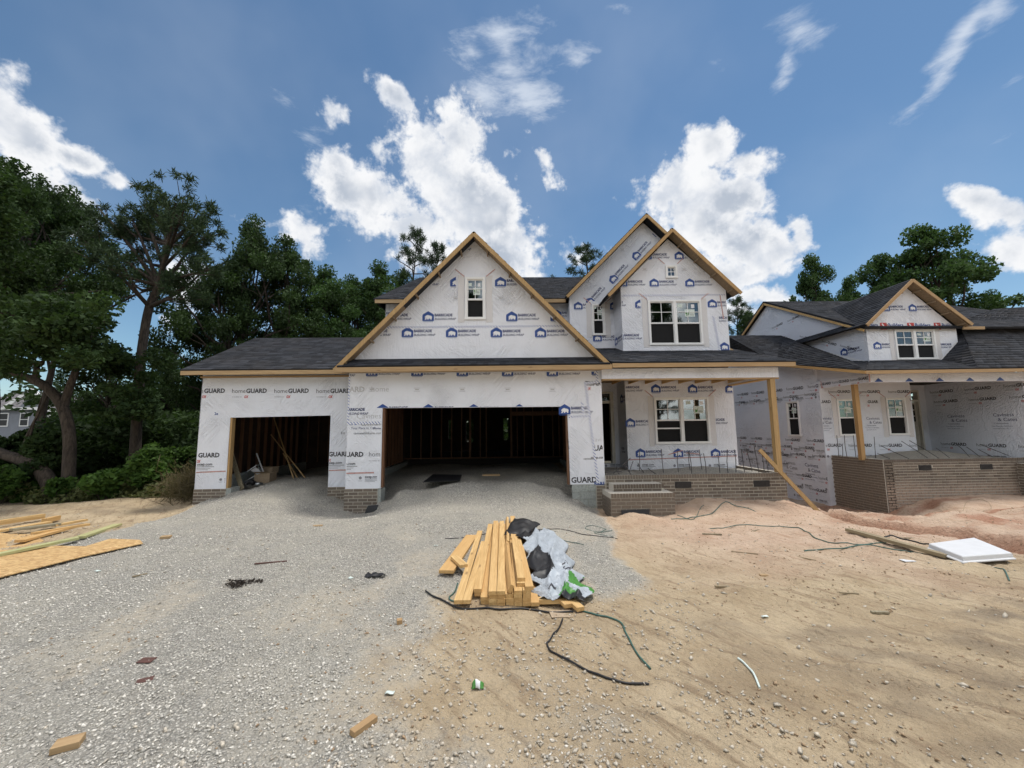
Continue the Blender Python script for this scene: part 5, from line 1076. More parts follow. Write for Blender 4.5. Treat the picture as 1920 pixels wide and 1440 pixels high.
custom('leaning_oak', 'leaning oak with a long arching limb over the grey house at the left edge', [Vector((pp(128, 940).x, 12.5, -.5)), pp(128, 900), pp(130, 820), pp(118, 765), pp(92, 730), pp(62, 712), pp(28, 700), pp(12, 680), pp(30, 640), pp(55, 600), pp(70, 560)], [.20, .16, .15, .14, .13, .12, .10, .085, .07, .06, .04],
       [([pp(66, 712), pp(70, 690), pp(85, 672), pp(98, 640), pp(120, 600)], .09, .03), ([pp(70, 690), pp(55, 668), pp(38, 650)], .05, .02), ([pp(28, 700), pp(5, 690), pp(-30, 680)], .05, .02), ([pp(118, 765), pp(140, 700), pp(165, 640), pp(200, 600)], .12, .03), ([pp(60, 670), pp(40, 690)], .03, .01)], cl_, 'oak', 8)
cl_ = [(pp(R0.uniform(-60, 110), R0.uniform(820, 900), R0.uniform(0, 2)), R0.uniform(.3, .5)) for _ in range(30)]
custom('bent_tree', 'low bent tree with a thick curved trunk at the bottom of the left wood', [Vector((pp(104, 950).x, 12.5, -.5)), pp(104, 945), pp(92, 905), pp(70, 875), pp(40, 862), pp(8, 852), pp(-40, 830)], [.25, .23, .20, .18, .16, .14, .1], [([pp(40, 862), pp(50, 820), pp(80, 760), pp(92, 735)], .05, .02), ([pp(45, 850), pp(62, 800), pp(78, 745)], .04, .015)], cl_, 'oak', 18)
# undergrowth at the foot of the wood, young shrubs, dry grass mound
def mass(name, label, C, rr, n, size, m, seed):
    V, Qd, T = leaves(C, rr, n, size, .8, seed); o = bpy.data.objects.new(name, npmesh(name, V, Qd, M[m], T)); COL.objects.link(o); o['kind'] = 'stuff'; o['label'] = label; return o
C = [(R0.uniform(-26, -10.2), R0.uniform(14.5, 24), R0.uniform(0, 2.4)) for _ in range(260)]; C = [c for c in C if c[0] < -.83*c[1]+2.2 and not (c[0]/c[1] < -1.07 and c[2] > .9)]
mass('undergrowth', 'dark tangled undergrowth at the foot of the left wood', C, [R0.uniform(.5, 1.0) for _ in C], 42000, .12, 'leaf', 3)
C = [(R0.uniform(-30, 2), R0.uniform(26, 34), R0.uniform(0, 4.5)) for _ in range(220)]
mass('far_thicket', 'dense dark thicket seen between the trunks far behind', C, [R0.uniform(1.1, 2.0) for _ in C], 40000, .24, 'leaf', 5)
C = [(R0.uniform(-18, -9.0), 0, 0) for _ in range(150)]; C = [(x, 12.4+.12*(x+18)*0+R0.uniform(-.3, 1.2), R0.uniform(-.1, .22)) for x, _, _ in C]
mass('ground_weeds', 'low green weeds along the edge of the wood', C, [R0.uniform(.22, .45) for _ in C], 15000, .07, 'weed', 6)
C = [(R0.uniform(-9.6, -8.3), R0.uniform(11.7, 13.6), R0.uniform(0, .5)) for _ in range(26)]
V, Qd, T = needles([(a, b, c*.6) for a, b, c in C], [.5]*len(C), 260, .5, 7, .008); o = bpy.data.objects.new('dry_grass', npmesh('dry_grass', V, Qd, M['straw'], T)); COL.objects.link(o); o['kind'] = 'stuff'; o['label'] = 'dry brownish grass on the mound beside the garage wing'
def shrub(px, py, Y, h, w, seed, label):
    x = at(px, py, Y).x; z = gz(x, Y); t = thing('shrub', label, 'shrub', (x, Y, z), 'young shrubs at the edge of the wood', local=True); R = random.Random(seed); st = MB(); C = []
    for i in range(9):
        a = R.uniform(0, 6.28); e = Vector((w*.45*math.cos(a)*R.uniform(.3, 1), w*.45*math.sin(a)*R.uniform(.3, 1), h*R.uniform(.55, 1))); st.tube(curve((0, 0, -.1), e, .1, 3, i), [.015, .012, .008, .004], 4)
        for q in range(4): C.append(tuple(e*R.uniform(.4, 1.05)+Vector((R.gauss(0, .1), R.gauss(0, .1), R.gauss(0, .08)))))
    st.build('stem', [M['bark']], t); V, Qd, T = leaves(C, [.20*h]*len(C), 2600, .085, .8, seed); o = bpy.data.objects.new('foliage', npmesh('foliage', V, Qd, M['shrub'], T)); COL.objects.link(o); o.parent = t
shrub(192, 930, 12.2, 1.1, .8, 1, 'bright young shrub left of the crooked pine trunk'); shrub(275, 925, 12.6, 1.35, .55, 2, 'taller slim bright shrub right of the crooked pine trunk'); shrub(0, 930, 12.0, 1.1, .7, 3, 'bright shrub cut by the left edge of the picture')
shrub(108, 945, 12.4, .6, .9, 4, 'low shrub in front of the bent tree foot'); shrub(60, 945, 12.6, .4, .7, 5, 'low dark shrub between the left edge and the bent trunk'); shrub(318, 915, 14.2, 1.3, 1.1, 6, 'shrub behind the dry grass mound beside the house')
# far houses seen through the wood
def far_house(label, px0, px1, py_top, py_eave, py_b, Y, seed):
    a = at(px0, py_b, Y); b = at(px1, py_b, Y); e = at((px0+px1)/2, py_eave, Y).z; tz = at((px0+px1)/2, py_top, Y).z; z0 = a.z-2; D_ = 7.
    t = thing('far_house', label, 'house', ((a.x+b.x)/2, Y, a.z)); x0, x1 = a.x, b.x
    q = MB(); q.box(x0, x1, Y, Y+D_, z0, e); q.build('wall', M['siding'], t)
    q = MB(); q.add([(x0-.3, Y-.4, e), (x1+.3, Y-.4, e), (x1+.3, Y+D_+.4, e), (x0-.3, Y+D_+.4, e), (x0-.3, Y+D_/2, tz), (x1-1.8, Y+D_/2, tz)], [(0, 1, 5, 4), (2, 3, 4, 5), (1, 2, 5), (3, 0, 4), (3, 2, 1, 0)]); q.build('roof', M['farroof'], t)
    q = MB(); q.beam((x0-.3, Y-.45, e-.1), (x1+.3, Y-.45, e-.1), .12, .25); q.build('fascia', M['white'], t)
    n = max(1, int((x1-x0)/1.7))
    for lv in range(2):
        for i in range(n):
            wx0 = x0+.5+i*(x1-x0-.6)/n; wz = e-1.9-lv*2.8
            q = MB(); q.box(wx0, wx0+.9, Y-.05, Y, wz, wz+1.4); w = q.build('window', M['white'], t)
            for k in (0, 1): q = MB(); q.box(wx0+.10, wx0+.80, Y-.07, Y-.05, wz+.1+k*.63, wz+.67+k*.63); q.build('pane', M['black'], w)
    return t
t = far_house('grey two-storey house with white window trim seen through the trees at the left edge', -60, 68, 728, 765, 870, 42, 1)
t2 = far_house('grey house wing with shuttered white windows beside the arching oak limb', 70, 112, 752, 768, 870, 40, 2)
far_house('pale house glimpsed low through the trees between pine trunk and garage wing', 262, 330, 800, 838, 900, 38, 3)
q = MB(); a = at(10, 764, 41.4); b = at(62, 730, 41.4); c = at(95, 772, 41.4); q.beam(a, b, .3, .3); q.beam(b, c, .3, .3); q.V = q.V; q.build('gable_trim', M['white'], t)
quad_part('gable_face', [at(36, 764, 41.5), at(90, 768, 41.5), at(62, 734, 41.5)], M['siding'], t, .05)

# ------------------------------------------------------------------ porch fill and rebar
def heap(name, label, x0, x1, y0, y1, zf, n=26, mm='ground'):
    xs_, ys_ = np.linspace(x0, x1, n), np.linspace(y0, y1, n); A_, B_ = np.meshgrid(xs_, ys_); Z_ = zf(A_, B_)+(fb(A_, B_, 7, 3, 7)-.5)*.05
    i_ = np.arange(n*n).reshape(n, n); Qd = np.stack([i_[:-1, :-1].ravel(), i_[:-1, 1:].ravel(), i_[1:, 1:].ravel(), i_[1:, :-1].ravel()], 1)
    on = np.ones(n*n); o = bpy.data.objects.new(name, npmesh(name, np.stack([A_.ravel(), B_.ravel(), Z_.ravel()], 1), Qd, M['ground'], dict(gravel=on, clay=on*0, dark=on*0, redd=on*0, forest=on*0), True)); COL.objects.link(o); o['kind'] = 'stuff'; o['label'] = label
heap('porch_gravel', 'grey gravel heaped inside the brick porch foundation of the middle house', 2.62, 7.1, 10.22, 12.9, lambda x, y: .56+.16*np.exp(-((x-5.6)/.9)**2-((y-11.2)/.6)**2)+.10*np.exp(-((x-3.2)/.5)**2-((y-11)/.5)**2))
heap('neighbour_porch_gravel', 'grey gravel heaped inside the brick porch foundation of the neighbour house', 11.9, 16.75, 12.12, 15.2, lambda x, y: .66+.26*np.exp(-((x-14.6)/1.6)**2-((y-13.6)/.7)**2))
def rebar(a, b, label, grp, bend=.02):
    a = Vector(a); b = Vector(b); q = MB(); mid = a.lerp(b, .5)+Vector((random.uniform(-1, 1), random.uniform(-1, 1), 0))*bend
    q.tube([(0, 0, 0), mid-a, b-a], .009, 6); o = q.build('rebar', [M['steel']]); o.location = a; tag(o, label, 'rebar', grp)
for i, (pa, pb_) in enumerate([((1199, 883), (1199, 842)), ((1244, 887), (1240, 842)), ((1272, 885), (1271, 845)), ((1297, 888), (1292, 847)), ((1294, 882), (1291, 846)), ((1316, 880), (1311, 843)), ((1324, 888), (1319, 850)), ((1350, 888), (1346, 850)), ((1365, 887), (1364, 843)), ((1380, 886), (1377, 843)), ((1396, 886), (1390, 842)), ((1410, 884), (1399, 840)), ((1423, 886), (1414, 836)), ((1433, 887), (1429, 853)), ((1441, 887), (1435, 855)), ((1161, 890), (1156, 875)), ((1184, 892), (1171, 871))]):
    rebar(at(*pa, 10.45), at(*pb_, 10.45+.1*(i % 3)), 'thin dark rebar standing upright in the porch gravel, number %s from the left' % ['first', 'second', 'third', 'fourth', 'fifth', 'sixth', 'seventh', 'eighth', 'ninth', 'tenth', 'eleventh', 'twelfth', 'thirteenth', 'fourteenth', 'fifteenth', 'sixteenth', 'seventeenth'][i if i < 15 else i] if i < 15 else ['short rebar stub leaning left near the porch steps', 'short rebar stub beside the front door leaning left'][i-15], 'rebars standing in the porch fill')
for a, b, lb in [((1150, 888), (1182, 859), 'long loose rebar leaning right across the left porch corner'), ((1132, 886), (1165, 884), 'rebar lying flat at the left porch corner'), ((1180, 885), (1187, 865), 'short tilted rebar near the front door'), ((1215, 878), (1232, 890), 'rebar sloping down to the right of the steps'), ((1196, 868), (1208, 887), 'tilted rebar left of the porch window')]:
    rebar(at(*a, 10.5), at(*b, 10.6), lb, 'rebars standing in the porch fill')
words = ['first', 'second', 'third', 'fourth', 'fifth', 'sixth', 'seventh', 'eighth', 'ninth', 'tenth', 'eleventh', 'twelfth']
for i, (pa, pb_) in enumerate([((1573, 856), (1569, 816)), ((1580, 856), (1579, 832)), ((1588, 857), (1583, 816)), ((1605, 858), (1600, 816)), ((1615, 857), (1618, 838)), ((1642, 860), (1639, 819))]):
    rebar(at(*pa, 12.9), at(*pb_, 12.9), 'upright rebar behind the left part of the neighbour brick wall, %s from the left' % words[i], 'rebars in the neighbour porch')
for i, (pa, pb_) in enumerate([((1668, 860), (1645, 850)), ((1704, 860), (1652, 836)), ((1740, 859), (1690, 827)), ((1760, 859), (1705, 826)), ((1780, 858), (1755, 840)), ((1818, 857), (1790, 830)), ((1838, 857), (1812, 838)), ((1862, 857), (1835, 843)), ((1895, 856), (1838, 833))]):
    rebar(at(*pa, 12.3), at(*pb_, 13.1), 'slanting rebar over the neighbour porch gravel, %s from the left' % words[i], 'rebars in the neighbour porch')
q = MB(); q.beam((0, 0, 0), at(1424, 843, 9.9)-at(1541, 967, 9.6), .09, .04, (0, 1, 0)); o = q.build('brace_board', [M['boardz']]); o.location = at(1541, 967, 9.6); tag(o, 'long bare board leaning as a brace against the right porch post', 'board')

# ------------------------------------------------------------------ lumber stack in front
BMc = {}
def board_mesh(L, w, h, m):
    k = (round(L, 2), w, h, m)
    if k not in BMc:
        q = MB(); e = .002; q.V = [(x*(w/2-(e if z > 0 else 0)), y, z) for x in (-1, 1) for y in (0, L) for z in (0, h)]
        q.V = [((w/2)*x, y, z*h) for x in (-1, 1) for y in (0, L) for z in (0, 1)]; q.F = list(BOXF); q.M = [0]*6; BMc[k] = q.mesh('board', [M[m]])
    return BMc[k]
def lay(p, L, label, w=.0845, h=.038, rz=0., rx=0., ry=0., m='board', grp='boards of the lumber stack in front of the garage', name='lumber_board'):
    o = bpy.data.objects.new(name, board_mesh(L, w, h, m)); COL.objects.link(o); o.location = p; o.rotation_euler = (rx, ry, rz); tag(o, label, 'board', grp); return o
Y0 = 4.34; zg = gz(-.1, 4.6)
def colx(zx): return atz(820+zx*.15625, 1141, 0).x
ordn = ['bottom', 'second', 'third', 'fourth', 'fifth', 'sixth']
cols = [('first', 252, [1], 2.9), ('second', 350, [1], 2.2), ('third', 478, [1, 2], 3.0), ('fourth', 568, [0, 1], 3.1), ('fifth', 666, [0, 1, 2, 3], 3.2), ('sixth', 766, [0, 1, 2, 3], 3.2), ('seventh', 870, [0, 1, 2], 3.1), ('eighth', 972, [0, 1, 2, 3], 2.95), ('ninth', 1078, [0, 1, 2, 3], 3.1), ('tenth', 1178, [0], 2.9)]
slide = {'second': .0, 'third': .16, 'fourth': .05}
for nm, zx, lays, L in cols:
    for k in lays:
        dx = random.uniform(-.003, .003); dy = random.uniform(-.012, .02)+slide.get(nm, 0)
        lay((colx(zx)+dx, Y0+dy, zg+.012+k*.0388), L-random.random()*.1, 'yellow pine board in the stack, %s column from the left, %s layer' % (nm, ordn[k]), rz=random.uniform(-.006, .006)+{'first': -.03, 'second': -.035, 'third': -.02}.get(nm, 0), rx=-.004+.0015*k)
lay((colx(1012), Y0+.10, zg+.012+4*.0388), 1.55, 'short board on top of the right part of the stack, lower one', rz=.012); lay((colx(1112), Y0+.0, zg+.012+4*.0388), 1.45, 'short orange board at the top right of the stack with a bright end', rz=.02)
lay((colx(1022), Y0+.14, zg+.012+5*.0388), 1.6, 'topmost short flat board of the stack', rz=.015); lay((colx(905), Y0+.02, zg+.012+4*.0388), 1.62, 'short board tipped on its edge on top of the stack', ry=math.radians(-62), rz=.02)
lay((colx(890), Y0+1.7, zg+.16), 1.6, 'far board tipped on edge along the back of the stack', ry=math.radians(-70), rz=-.01); lay((colx(985), Y0+1.9, zg+.16), 1.5, 'flat board at the back right of the stack', rz=-.015)
lay((colx(525), Y0+.12, zg+.0), .16, 'short dunnage block sticking out under the left boards', rz=-math.pi/2, h=.05); lay((colx(1205), Y0+.10, zg+.0), .26, 'short dunnage board sticking out at the right of the stack', rz=-math.pi/2, h=.045)
p = atz(823, 1078, .03); p2 = atz(872, 1005, .03); lay((p.x+.09, p.y, zg+.04), 1.75, 'wide plank splayed out from the left side of the stack', w=.19, rz=-math.atan2(p2.x+.06-p.x, p2.y-p.y)*.9, rx=-.01)
p = atz(870, 1066, .08); lay((p.x, p.y, zg+.085), .42, 'short plank lying slanted over the left side of the stack', rz=.42, w=.10)
p = atz(1066, 1142, 0); lay((p.x, p.y, zg+.005), 1.1, 'left one of two boards poking out under the plastic sheet', rz=.28); p = atz(1089, 1148, 0); lay((p.x, p.y, zg+.005), 1.1, 'right one of two boards poking out under the plastic sheet', rz=.30)
p = atz(1000, 1010, .05); lay((p.x, p.y, zg+.04), .8, 'board end poking out behind the plastic sheet', rz=.1)
# plastic sheet: folded tarp, own geometry
def tarp():
    n, m_ = 80, 46; V = []; T = []
    le = [(972, 1004, .20), (985, 1022, .20), (985, 1048, .16), (992, 1072, .14), (1002, 1092, .10), (1004, 1110, .05), (1008, 1128, .02)]; ri = [(1030, 999, .04), (1056, 1012, .03), (1064, 1040, .02), (1074, 1064, .02), (1092, 1084, .02), (1106, 1106, .04), (1099, 1130, .06)]
    LE = [atz(a, b, c) for a, b, c in le]; RI = [atz(a, b, c) for a, b, c in ri]; hp = [.04, .09, .11, .09, .07, .06, .02]
    def lp(A, s):
        k = min(int(s), len(A)-2); f = s-k; return A[k]*(1-f)+A[k+1]*f
    for i in range(n):
        s = i/(n-1)*6; a_, b_ = lp(LE, s), lp(RI, s); hh = lp(hp, s)
        for j in range(m_):
            t = j/(m_-1)*2-1; p = a_.lerp(b_, (t+1)/2)
            w1 = noise.noise(Vector((s*.8, t*.9, 3.))); w2 = noise.noise(Vector((s*.8+9, t*.9, 7.)))
            ph = t*4.2+s*1.1+2.6*w1; f1 = (1-abs(math.sin(ph)))**1.5; ph2 = s*2.3-t*2.0+3*w2; f2 = (1-abs(math.sin(ph2)))**2; fine = abs(noise.noise(Vector((s*3.2+t, t*4-s*1.4, 5.))))
            env = max(0., 1-abs(t)**3)
            z = p.z+hh*env*(.85+.5*w2)+.058*f1*env+.040*f2*env-.024*fine*env
            edge = 1-env
            V.append((p.x+.05*w1+.05*edge*math.sin(s*5+t), p.y+.06*w2, zg+max(.010, z)))
    Qd = [(i*m_+j, i*m_+j+1, (i+1)*m_+j+1, (i+1)*m_+j) for i in range(n-1) for j in range(m_-1)]
    mi = []
    for i in range(n-1):
        for j in range(m_-1):
            s = i/(n-1)*6; t = j/(m_-1)*2-1; k = 0
            if s < .45+.3*noise.noise(Vector((s, t*2, 0))) and t < 0: k = 1
            if ((s-2.9)/1.15)**2+((t-(-.52))/.50)**2 < 1+.35*noise.noise(Vector((s*1.3, t*2, 4))): k = 1
            if s > 5.55+.35*abs(t-.6) and t > .0: k = 1
            q_ = math.sin((s-4.0)*5.2-t*3.2)
            if 4.0 < s < 5.75 and t > .35-(s-4.)*.22 and q_ > -.25 and k == 0: k = 2
            if 5.25 < s < 5.33 and -.5 < t < -.05 and int(t*60) % 3: k = 3
            if 3.1 < s < 3.8 and .35 < t < .62 and noise.noise(Vector((s*9, t*9, 2))) > .0: k = 3
            mi.append(k)
    Vr = [(v[0], v[1], v[2]) for v in V]
    me = mesh('plastic_sheet', Vr, Qd, [M['tarp'], M['black'], M['green'], M['ink']], True); me.polygons.foreach_set('material_index', mi)
    o = bpy.data.objects.new('plastic_sheet', me); COL.objects.link(o); s = o.modifiers.new('s', 'SOLIDIFY'); s.thickness = .002
    tag(o, 'crumpled white plastic lumber cover with black lining and green print beside the lumber stack', 'plastic sheet')
def b_tarp(n):
    g = GP(n); a = n.noise(g, 7, 5, .6, .8); r = n.ramp(n.m('ABSOLUTE', n.m('SUBTRACT', a, .5)), 0., .06, 1., 0.); return pb(n, n.mix(n.noise(g, 3, 4), rgb(.30, .34, .39), rgb(.52, .56, .60)), .5, n.m('ADD', n.m('MULTIPLY', r, .6), n.m('MULTIPLY', n.noise(g, 9, 3), .8)), .014, .8)
M['tarp'] = mat('white_plastic_sheet', b_tarp)
tarp()
def drape(name, label, cat, P, h, m, thick=.004, amp=.05, sc_=4., nn=14, grp=None, solid=False):
    """small crumpled sheet over a quad outline P (4 world xy corners), raised by h in the middle"""
    P = [Vector(p) for p in P]; V = []
    o_ = sum(P, Vector())/4
    for i in range(nn+1):
        for j in range(nn+1):
            a, b = i/nn, j/nn; p = P[0].lerp(P[1], a).lerp(P[3].lerp(P[2], a), b); q = noise.noise(Vector((p.x*sc_, p.y*sc_, len(name))))
            e = math.sin(math.pi*a)*math.sin(math.pi*b); V.append((p.x-o_.x+.2*amp*q, p.y-o_.y+.2*amp*noise.noise(Vector((p.y*sc_, p.x*sc_, 3))), gz(p.x, p.y)+.012+p.z+h*e+amp*abs(q)))
    Qd = [(i*(nn+1)+j, (i+1)*(nn+1)+j, (i+1)*(nn+1)+j+1, i*(nn+1)+j+1) for i in range(nn) for j in range(nn)]
    o = obj(name, V, Qd, M[m], None, True); o.location = (o_.x, o_.y, 0); s = o.modifiers.new('s', 'SOLIDIFY'); s.thickness = thick; tag(o, label, cat, grp); return o
def A_(px, py, z=0.): 
    p = atz(px, py, 0); zz = gz(p.x, p.y); p = atz(px, py, zz); return Vector((p.x, p.y, z))
drape('black_liner', 'black plastic lining folded over the far end of the stack', 'plastic sheet', [A_(944, 1022, .12), A_(965, 992, .22), A_(1014, 1000, .16), A_(990, 1024, .16)], .06, 'black', amp=.06, sc_=4)
# straps, cords and tubes
def cord(label, pxs, r, m, cat='strap', z=0., name='cord', grp=None, sm=5):
    P = [A_(*p) for p in pxs]; out = []
    for i in range(len(P)-1):
        p0 = P[max(i-1, 0)]; p1 = P[i]; p2 = P[i+1]; p3 = P[min(i+2, len(P)-1)]
        for k in range(sm): s = k/sm; out.append(.5*((2*p1)+(p2-p0)*s+(2*p0-5*p1+4*p2-p3)*s*s+(3*p1-p0-3*p2+p3)*s**3))
    out.append(P[-1]); out = [Vector((p.x, p.y, gz(p.x, p.y)+r*1.2+z)) for i, p in enumerate(out)]; zz_ = [p.z for p in out]
    for i in range(1, len(out)-1): out[i].z = max(zz_[i], (zz_[i-1]+zz_[i+1])/2); b = out[0].copy()
    q = MB(); q.tube([p-b for p in out], r, 6); o = q.build(name, [M[m]], None, True); o.location = b; tag(o, label, cat, grp)
cord('black strap loop on the sand right of the lumber stack, ending near a stone', [(1055, 1163), (1048, 1180), (1032, 1200), (1026, 1213), (1038, 1225), (1075, 1245), (1120, 1266), (1160, 1280), (1190, 1285), (1217, 1284)], .008, 'black', name='black_strap')
cord('dark green strap running right from the stack and bending down to a point', [(1090, 1146), (1120, 1155), (1162, 1168), (1172, 1185), (1180, 1200), (1195, 1228), (1220, 1259)], .008, 'greentape', name='green_strap')
cord('thick black cable curving under the front ends of the stack', [(798, 1110), (820, 1124), (850, 1137), (880, 1144), (940, 1143), (1000, 1145), (1035, 1150), (1075, 1149)], .009, 'black', name='black_cable')
cord('short green strap at the left front corner of the stack', [(858, 1095), (852, 1112), (842, 1124), (852, 1128)], .008, 'greentape', name='green_strap')
cord('thin cable lying on gravel behind the stack toward the porch', [(835, 993), (870, 992), (930, 990), (980, 989), (1030, 988), (1060, 992), (1100, 1004), (1158, 1010)], .006, 'black', name='thin_cable')
cord('thin green cable crossing behind the plastic sheet', [(990, 1000), (1020, 992), (1045, 1002), (1060, 1015), (1095, 1022)], .005, 'greentape', name='thin_cable')
cord('coiled loop of cable on gravel near the porch steps', [(1148, 995), (1120, 998), (1098, 993), (1103, 987), (1120, 986), (1136, 990), (1130, 997), (1115, 1000), (1150, 1006)], .005, 'greentape', name='cable_coil')
cord('long dark hose lying across the clay in front of the neighbour', [(1324, 985), (1380, 986), (1440, 988), (1490, 992), (1512, 1000), (1530, 1008), (1560, 1015), (1610, 1018), (1662, 1021)], .008, 'greentape', cat='hose', name='hose')
cord('green hose running from the lean board toward the white lid', [(1508, 1033), (1560, 1028), (1620, 1026), (1680, 1028), (1730, 1036)], .009, 'greentape', cat='hose', name='hose')
cord('short hose end curling out from under the white lid', [(1862, 1060), (1880, 1068), (1888, 1080), (1893, 1088)], .008, 'greentape', cat='hose', name='hose')
cord('dark tubing lying on the clay mound below the porch vents', [(1258, 970), (1290, 972), (1310, 970), (1335, 965), (1358, 959), (1380, 960), (1418, 962)], .009, 'greentape', cat='hose', name='hose')
cord('upper tangled piece of green tubing on the clay mound', [(1270, 968), (1300, 974), (1312, 960), (1320, 955)], .007, 'greentape', cat='hose', name='hose')
cord('thin looped wire on the mound before the neighbour foundation', [(1800, 946), (1815, 940), (1845, 939), (1858, 943), (1840, 948), (1812, 949), (1800, 946)], .006, 'cardboard', cat='wire', name='wire')
cord('pale plastic strip bent on the sand at lower right', [(1384, 1236), (1402, 1252), (1415, 1268), (1425, 1293)], .008, 'paper', cat='strip', name='plastic_strip')
def slab(label, px, py, L, w, h, rz, m='board', cat='wood scrap', name='wood_scrap', tilt=0.02, grp=None):
    p = A_(px, py); q = MB(); q.box(-L/2, L/2, -w/2, w/2, 0, h); o = q.build(name, [M[m]]); b = o.modifiers.new('b', 'BEVEL'); b.width = min(h, w)*.06
    o.location = (p.x, p.y, gz(p.x, p.y)+.001); o.rotation_euler = (tilt, tilt*.5, rz); tag(o, label, cat, grp); return o
slab('short block of sawn lumber on the gravel at the bottom left', 127, 1400, .125, .085, .038, .45, 'boardx'); slab('small orange block of wood below the left end of the stack', 749, 1169, .05, .05, .04, .3, 'boardx'); slab('splintered brown chunk of wood among the bottom stones', 682, 1366, .17, .05, .035, .95, 'boardx')
slab('tiny block of lumber alone on the gravel near the sheets', 311, 1008, .14, .09, .038, .3, 'boardx'); slab('small dark shingle scrap on the gravel, upper of two', 275, 1238, .11, .07, .006, .0, 'redstick'); slab('small dark shingle scrap on the gravel, lower of two', 272, 1276, .10, .06, .006, .5, 'redstick')
slab('thin dark red stick on the gravel in front of the garage', 508, 1055, .40, .02, .015, .25, 'redstick', 'stick', 'stick'); slab('grey weathered stick on clay below the long hose', 1355, 1102, .17, .03, .02, -.1, 'greywood', 'stick', 'stick'); slab('thin brown sliver on the clay right of centre', 1592, 1114, .19, .02, .012, -.2, 'greywood', 'stick', 'stick')
slab('brown flat bit of wood on the sandy clay', 1432, 1077, .10, .05, .02, 0, 'boardx'); slab('short stick lying left of the hose end on clay', 1335, 1003, .32, .025, .02, -.15, 'greywood', 'stick', 'stick'); slab('thin stick near the leaning plank on clay', 1415, 994, .3, .02, .02, .5, 'greywood', 'stick', 'stick'); slab('small stick on clay in front of the porch vents', 1396, 1037, .35, .015, .012, -.4, 'greywood', 'stick', 'stick')
slab('dark stick poking up by the green hose end', 1510, 1044, .25, .02, .02, -.9, 'greywood', 'stick', 'stick'); slab('flat scrap of card in front of the stack', 1052, 1152, .22, .13, .004, .1, 'cardboard', 'cardboard', 'cardboard_piece', .06); slab('white paper scrap on the clay before the long plank', 1702, 1052, .17, .09, .004, .05, 'panelwhite', 'paper', 'paper_scrap', .03)
slab('grey stick on the dark soil at right', 1650, 1150, .16, .03, .02, -.1, 'greywood', 'stick', 'stick'); slab('small brown twig on clay near the trench', 1705, 1002, .3, .02, .015, -.2, 'greywood', 'stick', 'stick'); slab('pale chip of wood in front of the left garage bay', 596, 987, .16, .06, .02, .1, 'boardx'); slab('small dark stick on the gravel left of centre', 262, 1080, .14, .02, .015, .8, 'greywood', 'stick', 'stick')
for i, (px, py, lb) in enumerate([(657, 1087, 'white paper crumpled on gravel left of the black rag'), (817, 1025, 'white scrap on the gravel left of the stack'), (182, 1073, 'white scrap with dark edge on the gravel at left'), (730, 1303, 'shiny white wrapper among stones below centre left'), (1434, 1160, 'small white wrapper on the brown soil')]):
    a = A_(px, py); drape('paper_scrap', lb, 'paper', [a+Vector((-.03, -.015, 0)), a+Vector((.03, -.02, 0)), a+Vector((.035, .02, 0)), a+Vector((-.025, .025, 0))], .008, 'paper', amp=.02, sc_=25, nn=6)
a = A_(704, 1083); drape('black_rag', 'crumpled black rag on the gravel left of the stack', 'rag', [a+Vector((-.12, -.05, 0)), a+Vector((.13, -.04, 0)), a+Vector((.11, .05, 0)), a+Vector((-.1, .06, 0))], .03, 'black', amp=.06, sc_=14, nn=10)
a = A_(612, 948+0); 
a = A_(896, 1290); c_ = drape('crushed_can', 'crushed green and white can on the sand below the stack', 'can', [a+Vector((-.042, -.02, 0)), a+Vector((.042, -.02, 0)), a+Vector((.042, .025, 0)), a+Vector((-.042, .025, 0))], .035, 'green', amp=.03, sc_=30, nn=10)
c_.data.materials.append(M['panelwhite']); c_.data.polygons.foreach_set('material_index', [1 if 3 <= (i // 10) <= 6 and i % 10 < 7 else 0 for i in range(len(c_.data.polygons))])
a = A_(445, 1096); C = [(a.x+random.gauss(0, .09), a.y+random.gauss(0, .05), gz(a.x, a.y)+.01) for _ in range(20)]; mass('leaf_litter', 'patch of dark dead needles and leaves on the gravel', C, [.05]*20, 420, .02, 'bark', 9)
# left: board sheets and boards
def sheet(label, P, m, th=.012, z=.03, cat='board sheet', name='osb_sheet'):
    P = [A_(*p) for p in P]; o_ = sum(P, Vector())/len(P); n = len(P); V = [(p.x-o_.x, p.y-o_.y, gz(p.x, p.y)+z+th) for p in P]+[(p.x-o_.x, p.y-o_.y, gz(p.x, p.y)+z) for p in P]
    o = obj(name, V, [tuple(range(n))[::-1], tuple(range(n, 2*n))]+[(i, (i+1) % n, (i+1) % n+n, i+n) for i in range(n)], M[m]); o.location = (o_.x, o_.y, 0); tag(o, label, cat)
sheet('large notched strand board sheet with green edge lying on the left gravel', [(-60, 1104), (0, 1088), (150, 1048), (268, 1020), (262, 1016), (206, 1014), (160, 1028), (105, 1027), (60, 1033), (-60, 1053)], 'osb')
sheet('strand board sheet under the loose boards at the left edge', [(-80, 1050), (0, 1044), (45, 1034), (82, 1018), (60, 1006), (-60, 1000)], 'osb', z=.01)
def pboard(label, a, b, w, h, z, m='treated', grp='loose boards left of the drive'):
    a = A_(*a); b = A_(*b); L = (b-a).length; rz = math.atan2(-(b.x-a.x), b.y-a.y); za, zb = gz(a.x, a.y)+z, gz(b.x, b.y)+z
    lay((a.x, a.y, za), L, label, w, h, rz, math.atan2(zb-za, L), 0, m, grp)
pboard('greenish treated board lying along the edge of the large sheet, near half', (-30, 1056), (147, 1016), .14, .038, .045); pboard('greenish treated board continuing toward the drive, far half', (148, 1014), (220, 990), .14, .038, .03)
